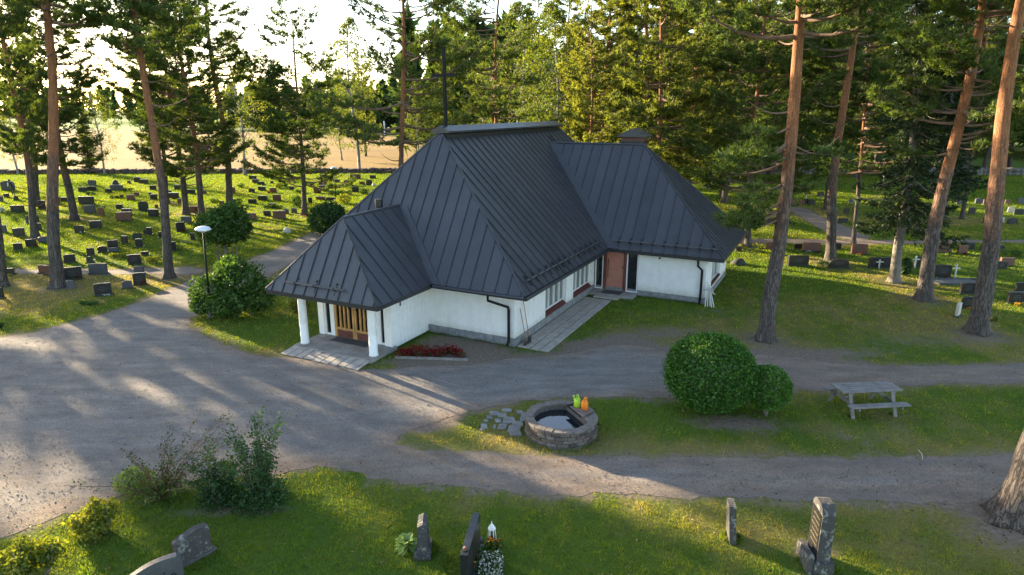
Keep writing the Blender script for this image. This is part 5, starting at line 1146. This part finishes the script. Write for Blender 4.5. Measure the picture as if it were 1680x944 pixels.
def build_things():
    # picnic table
    o = empty('picnic_table', (10.9,18.42,0), R(6)); tag(o, 'weathered grey wooden picnic table with attached benches on the grass', 'picnic table'); W = M['grey_wood']
    for k in range(5): MB().box(-.97,.97,-.345+.14*k,-.345+.120+.14*k,.715,.75).build('top_plank', W, o, False, .004)
    for s in (-1,1):
        for k in range(2): MB().box(-.95,.95,s*.68-.13+.135*k,s*.68-.005+.135*k,.42,.455).build('bench_plank', W, o, False, .004)
    for x in (-.68,.68):
        MB().box(x-.02,x+.02,-.80,.80,.33,.42).build('bench_beam', W, o); MB().box(x+.021,x+.06,-.33,.33,.63,.714).build('top_beam', W, o)
        for s in (-1,1): MB().bar((x-.045,s*.30,.71),(x-.045,s*.62,0),.04,.11,(1,0,0)).build('leg', W, o)
        MB().bar((x,0,.40),(x*.25,0,.70),.04,.08).build('brace', W, o)
    # lamp posts
    def lamp(base, top, s, lab):
        g = gp(*base); t = at_depth(top[0], top[1], g[1]); h = t[2]; o = empty('lamp_post', (g[0],g[1],0)); tag(o, lab, 'lamp post', 'lamp posts of the churchyard'); o.rotation_euler = (0, math.atan2(t[0]-g[0], h), 0)
        MB().tube([(0,0,.3),(0,0,h-.1)],[.05*s,.04*s],10).build('pole', M['black'], o, True); MB().lathe([(.11*s,0),(.1*s,.1),(.075*s,.32),(.06*s,.34)],12).build('base', M['gG'], o, True)
        MB().lathe([(.05*s,h-.16),(.10*s,h-.12),(.22*s,h-.09),(.29*s,h-.04)],20,(0,0,0),False).build('globe', M['lamp_white'], o, True)
        MB().lathe([(.29*s,h-.04),(.33*s,h-.03),(.33*s,h+.0),(.26*s,h+.07),(.12*s,h+.12),(.01,h+.13)],20,(0,0,0),False).build('hood', M['lamp_white'], o, True)
    lamp((346,522),(333,376),1,'black lamp post with white saucer head by the gravel road'); lamp((551,333),(548,276),1.0,'distant slim lamp post behind the roof edge')
    # tools against the wall and the bundle of white grave crosses
    for (b, t, lab, kind) in (((.35,.62),(.06,.62,1.72),'long handled shovel leaning on the wall by the slab path','shovel'),((.32,.38),(.05,.35,1.5),'long handled broom leaning on the wall corner','broom')):
        p0, p1 = Vector(ch2w(b[0],b[1],.05)), Vector(ch2w(*t)); o = empty(kind, tuple(p0)); tag(o, lab, kind); d = p1-p0
        MB().tube([(0,0,.02),tuple(d)],.016,7).build('handle', M['tool_wood'], o, True)
        if kind == 'shovel': MB().box(-.12,.12,-.02,.015,-.03,.26,Matrix.Rotation(TH,4,'Z')).build('blade', M['dark_metal'], o, False, .01)
        else: MB().box(-.2,.2,-.04,.04,-.03,.10,Matrix.Rotation(TH,4,'Z')).build('bristles', M['soil'], o, False, .01)
    for k in range(5):
        b = Vector(ch2w(5.75+.10*k-.1, 8.75+.07*(k % 3), .0)); t = Vector(ch2w(5.62+.02*k, 9.12+.02*k, 1.12-.05*k)); o = empty('white_cross', tuple(b)); d = t-b
        tag(o, ('leftmost','second from left','middle','second from right','rightmost')[k]+' white wooden grave cross leaning at the wing corner', 'cross', 'white crosses leaning on the wing corner')
        MB().bar((0,0,0), tuple(d), .05, .03, (0,-1,.2)).build('post', M['white_cross'], o); c = d*.72+Vector((0,-.035,0)); sd_ = Vector((_e1[0],_e1[1],0)).normalized(); MB().bar(tuple(c-sd_*.2+Vector((0,0,.05*(k-2)))), tuple(c+sd_*.2-Vector((0,0,.05*(k-2)))), .06, .03, (0,0,1)).build('crossbar', M['white_cross'], o)
    # fallen twig on the road edge
    a, b = gp(1506,739), gp(1514,756); tag(MB().tube([(a[0],a[1],.02),((a[0]+b[0])/2+.03,(a[1]+b[1])/2,.05),(b[0],b[1],.02)],[.008,.012,.006],5).build('fallen_branch', M['white_cross']), 'bare pale fallen branch on the edge of the road', 'branch')
    # stone walls round the cemetery
    def wall(name, a, b, h, lab):
        r = np.random.default_rng(9); a, b = np.array(a), np.array(b); L = np.linalg.norm(b-a); u = (b-a)/L; nrm = np.array([-u[1],u[0]]); o = empty(name, (a[0],a[1],0)); tag(o, lab, 'wall', 'field stone walls of the cemetery'); m = MB()
        s = 0
        while s < L:
            w = r.uniform(.5,1.3)
            for lvl in range(2):
                c = u*(s+w/2)+nrm*r.normal(0,.06); hh = h/2*r.uniform(.8,1.15); n = 7; pr = [(w*.56,0),(w*.60,hh*.35),(w*.56,hh*.9),(w*.3,hh*1.02)]; k = len(m.v); m.lathe(pr, n, (c[0],c[1],lvl*h*.46)); 
                m.v[k:] = [(c[0]+(x-c[0])*r.uniform(.85,1.15), c[1]+(y-c[1])*r.uniform(.85,1.15), z*r.uniform(.92,1.08)) for x,y,z in m.v[k:]]
            s += w*.92
        tag(m.build('stones', M['stone'], o), kind='stuff')
    wall('stone_wall', (-95,93),( -14,95.5),.65,'long low field stone wall before the golden field'); wall('stone_wall',(34,93),(110,90),1.0,'low stone wall at the edge of the dark wood on the right')
    for i, (x0, y0, yt) in enumerate(((631,222,199),(666,215,192))):
        g = gp(x0, y0); t = at_depth(x0, yt, g[1]); tag(MB().tube([(g[0],g[1],0),(g[0],g[1],t[2])],.25,6).build('white_mast', M['white_paint']), ('left' if i == 0 else 'right')+' of two white masts at the far edge of the golden field', 'mast', 'white masts by the field')
    # visitor bending at a grave, far left
    g = gp(23,321); o = empty('person', (g[0],g[1],0), R(150)); o.scale = (.98,.98,.98); tag(o, 'person in dark clothes with white sleeves bending over a grave', 'person')
    J = {'pel':(0,0,.9),'sp':(.12,0,1.13),'ch':(.25,0,1.33),'nk':(.33,0,1.46),'hd':(.40,0,1.60),'hL':(0,.1,.86),'kL':(.05,.12,.47),'aL':(-.05,.13,.08),'tL':(.10,.14,.04),'hR':(0,-.1,.86),'kR':(.16,-.12,.48),'aR':(.12,-.13,.08),'tR':(.27,-.14,.04),
         'sL':(.26,.19,1.36),'eL':(.36,.23,1.10),'wL':(.52,.17,.95),'sR':(.26,-.19,1.36),'eR':(.38,-.22,1.11),'wR':(.55,-.14,.98)}
    rad = {'pel':.15,'sp':.14,'ch':.15,'nk':.06,'hd':.105,'hL':.10,'hR':.10,'kL':.065,'kR':.065,'aL':.045,'aR':.045,'tL':.04,'tR':.04,'sL':.065,'sR':.065,'eL':.045,'eR':.045,'wL':.032,'wR':.032}
    ks = list(J); me = bpy.data.meshes.new('body'); ed = [(a,b) for a,b in (('pel','sp'),('sp','ch'),('ch','nk'),('nk','hd'),('pel','hL'),('hL','kL'),('kL','aL'),('aL','tL'),('pel','hR'),('hR','kR'),('kR','aR'),('aR','tR'),('ch','sL'),('sL','eL'),('eL','wL'),('ch','sR'),('sR','eR'),('eR','wR'))]
    me.from_pydata([J[k] for k in ks], [(ks.index(a), ks.index(b)) for a,b in ed], []); b = link('body', me, None, o)
    t = NT('person_clothes'); tc = t.new('ShaderNodeTexCoord'); sx = t.new('ShaderNodeSeparateXYZ'); t.l(tc.outputs['Object'], sx.inputs[0]); z = t.math('MULTIPLY', sx.outputs[2], .5)
    rp = t.ramp(z, [(0,(.03,.045,.04)),(.45,(.012,.012,.014)),(.735,(.45,.28,.2))]); rp.node.color_ramp.interpolation = 'CONSTANT'; t.l(rp, t.b.inputs['Base Color']); me.materials.append(t.m)
    md = b.modifiers.new('skin','SKIN'); sv = me.skin_vertices[0].data
    for i, k in enumerate(ks): sv[i].radius = (rad[k], rad[k])
    sv[0].use_root = True; sb = b.modifiers.new('sub','SUBSURF'); sb.levels = sb.render_levels = 1
    for s in ('L','R'): MB().tube([J['s'+s],J['e'+s],J['w'+s]],[.08,.06,.045],7).build('sleeve', M['cloth_white'], o, True)
    m = MB(); m.lathe([(.01,-.01),(.1,.03),(.122,.09),(.1,.16),(.02,.2)],10,(.385,0,1.545)); m.build('hair', M['cloth_black'], o, True)
build_things()

# ------------------------------------------------------------------ grass, as blades standing on the lawn
def build_grass():
    r = np.random.default_rng(31); Vs, Cs = [], []
    foot = CHAPEL_FOOT
    for (y0, y1, dens, h, w) in ((9.6,13.2,1500,.055,.011),(13.2,17,850,.055,.014),(17,26,420,.055,.020),(26,40,260,.065,.030),(40,62,170,.08,.042),(62,94,105,.095,.06)):
        n = int((y1-y0)*(1.86*(y0+y1)/2+12)*dens*.86); y = r.uniform(y0,y1,n); x = r.uniform(-1,1,n)*(.93*y+6)
        m = ~in_poly(x, y, foot) & (np.hypot(x-1.42, y-16.95) > 1.06)
        x, y = x[m], y[m]; g = on_gravel(x, y); ed = np.ones(len(x))
        if y0 < 30 and g.any(): ed[g] = edge_dist(x[g], y[g])
        keep = ~g | (r.random(len(x)) < .004 + .5*np.exp(-ed/.10)*(y0 < 30)); x, y = x[keep], y[keep]
        dry, dirt = (np.concatenate(q) for q in zip(*[masks(x[i:i+200000], y[i:i+200000]) for i in range(0, len(x), 200000)]))
        thin = sinnoise(x, y, 1.1, 41, 3); cl = sinnoise(x, y, .5, 47, 2)
        k = r.random(len(x)) < np.clip(1.05 - dirt*1.35 - .25*(dry > .6) + .35*thin, 0.02, 1); x, y, dry, thin, cl = x[k], y[k], dry[k], thin[k], cl[k]; n = len(x)
        a = r.uniform(0,6.283,n); t = r.normal(0,.45,(n,2)); hh = h*r.uniform(.5,1.35,n)*(1-.3*dry)*(1+.35*np.clip(thin,-1,1)+.9*np.clip(cl-.25,0,1)); ww = w*r.uniform(.6,1.4,n)*.5
        V = np.empty((n,3,3)); dx, dy = np.cos(a)*ww, np.sin(a)*ww
        V[:,0] = np.stack([x-dx,y-dy,np.zeros(n)],1); V[:,1] = np.stack([x+dx,y+dy,np.zeros(n)],1); V[:,2] = np.stack([x+t[:,0]*hh,y+t[:,1]*hh,hh],1)
        gcol = np.array([.090,.165,.012]); ycol = np.array([.185,.225,.014]); scol = np.array([.31,.25,.09])
        f = np.clip(dry+r.normal(0,.16,n),0,1)[:,None]; c = np.where(f < .5, gcol+(ycol-gcol)*f*2, ycol+(scol-ycol)*(f*2-1))*r.uniform(.7,1.3,(n,1))*(1+.25*np.clip(thin,-1,1))[:,None]
        Vs.append(V.reshape(-1,3)); Cs.append(np.repeat(c,3,0))
    V = np.concatenate(Vs); me = np_mesh('lawn_grass', V, np.arange(len(V)).reshape(-1,3), M['grass'], {'Col': np.concatenate(Cs)}); print('grass tris', len(V)//3)
    tag(link('lawn_grass', me), 'short mown grass of the lawns', 'grass', kind='stuff')
build_grass()
for o in bpy.data.objects:
    if o.name.split('.')[0] in ('branches','crown','leaves','low_leaves','canes','stems','petals'): o['kind'] = 'stuff'
# fallen needles, cones and leaves
def build_litter():
    r = np.random.default_rng(51); n = 5200; y = 10 + 24*r.random(n)**1.3; x = r.uniform(-1,1,n)*(.85*y+1); m = ~in_poly(x, y, CHAPEL_FOOT) & (np.hypot(x-1.42, y-16.95) > 1.1); x, y = x[m], y[m]; n = len(x)
    for (tx, ty, rad) in TREE_SPOTS:
        if ty < 36 and abs(tx) < 28: k = 160; x = np.append(x, tx+r.normal(0,1.1,k)); y = np.append(y, ty+r.normal(0,1.1,k))
    P = np.stack([x, y, .016+.01*r.random(len(x))], 1); V = leaves(P, .055, r, 3.)
    tag(link('ground_litter', quad_mesh('ground_litter', V, M['litter'])), 'fallen leaves, cones and needles on the ground', 'litter', kind='stuff')
M['litter'] = leafy('litter', (.11,.065,.035), .1, .7, hue=(.30,.22,.09)); build_litter()
def build_pebbles():
    r = np.random.default_rng(61); n = 60000; y = 11 + 17*r.random(n)**1.2; x = r.uniform(-1,1,n)*(.85*y+1); m = in_poly(x, y, YARD); x, y = x[m], y[m]
    k = sinnoise(x, y, 3, 62) + r.normal(0,.5,len(x)) > -.2; x, y = x[k], y[k]; n = len(x); sz = (.008+.016*r.random(n)**3)*(1+(y-11)*.03)
    base = np.array([[1,0,0],[-.5,.87,0],[-.5,-.87,0],[0,0,1.1]]); a = r.uniform(0,6.28,n); c, s_ = np.cos(a), np.sin(a); B = np.repeat(base[None], n, 0)*r.uniform(.6,1.3,(n,4,3))
    X = B[:,:,0]*c[:,None]-B[:,:,1]*s_[:,None]; Y = B[:,:,0]*s_[:,None]+B[:,:,1]*c[:,None]; V = np.stack([x[:,None]+X*sz[:,None], y[:,None]+Y*sz[:,None], .005+B[:,:,2]*sz[:,None]], 2).reshape(-1,3)
    F = (np.arange(n)[:,None,None]*4 + np.array([[0,1,3],[1,2,3],[2,0,3]])).reshape(-1,3)
    tag(link('loose_gravel', np_mesh('loose_gravel', V, F, M['pebble'])), 'loose gravel stones on the road', 'gravel', kind='stuff')
    # longer grass left by the mower round trunks, stones and the well
    P = []
    for (tx, ty, rad, k, h) in [(t[0], t[1], .32, 70, .12) for t in TREE_SPOTS if t[1] < 45 and abs(t[0]) < 30] + [(1.42,16.95,1.06,420,.10),(-1.87,11.72,.3,120,.12),(-.8,11.1,.55,200,.13),(4.76,12.14,.2,90,.12),(6.24,11.3,.35,140,.12),(-6.6,11.5,.42,130,.12),(10.3,17.9,.1,40,.1),(11.6,18.0,.1,40,.1)]:
        a = r.uniform(0,6.28,k); q = rad*(1+r.normal(0,.12,k)); P.append(np.stack([tx+q*np.cos(a), ty+q*np.sin(a), np.full(k,h)],1))
    for p0, p1 in (((-4,-.06),(-.3,-.06)),((2.3,9.05),(5.4,9.05)),((-CA+.08,-2.3),(-CA+.08,-.1)),((5.62,9.2),(5.62,15))):
        k = 160; t = r.random(k); P.append(np.array([[*ch2w(p0[0]+(p1[0]-p0[0])*u+r.normal(0,.03), p0[1]+(p1[1]-p0[1])*u+r.normal(0,.03))[:2], .10] for u in t]))
    P = np.concatenate(P); n = len(P); D = np.tile([[0,0,1.]],(n,1)); B0 = np.array(P); B0[:,2] = 0; V = blades(B0, D, 3, .11, .016, r, .35); V[:,2] = np.maximum(V[:,2], 0)
    C = np.repeat(np.array([.08,.14,.014])*r.uniform(.7,1.4,(n*3,1)), 3, 0)
    tag(link('rough_grass', np_mesh('rough_grass', V, np.arange(len(V)).reshape(-1,3), M['grass'], {'Col': C})), 'longer grass round trunks, stones and walls', 'grass', kind='stuff')
M['pebble'] = simple('pebbles', (.24,.225,.215), .9, .5, 40, c2=(.10,.095,.09)); build_pebbles()
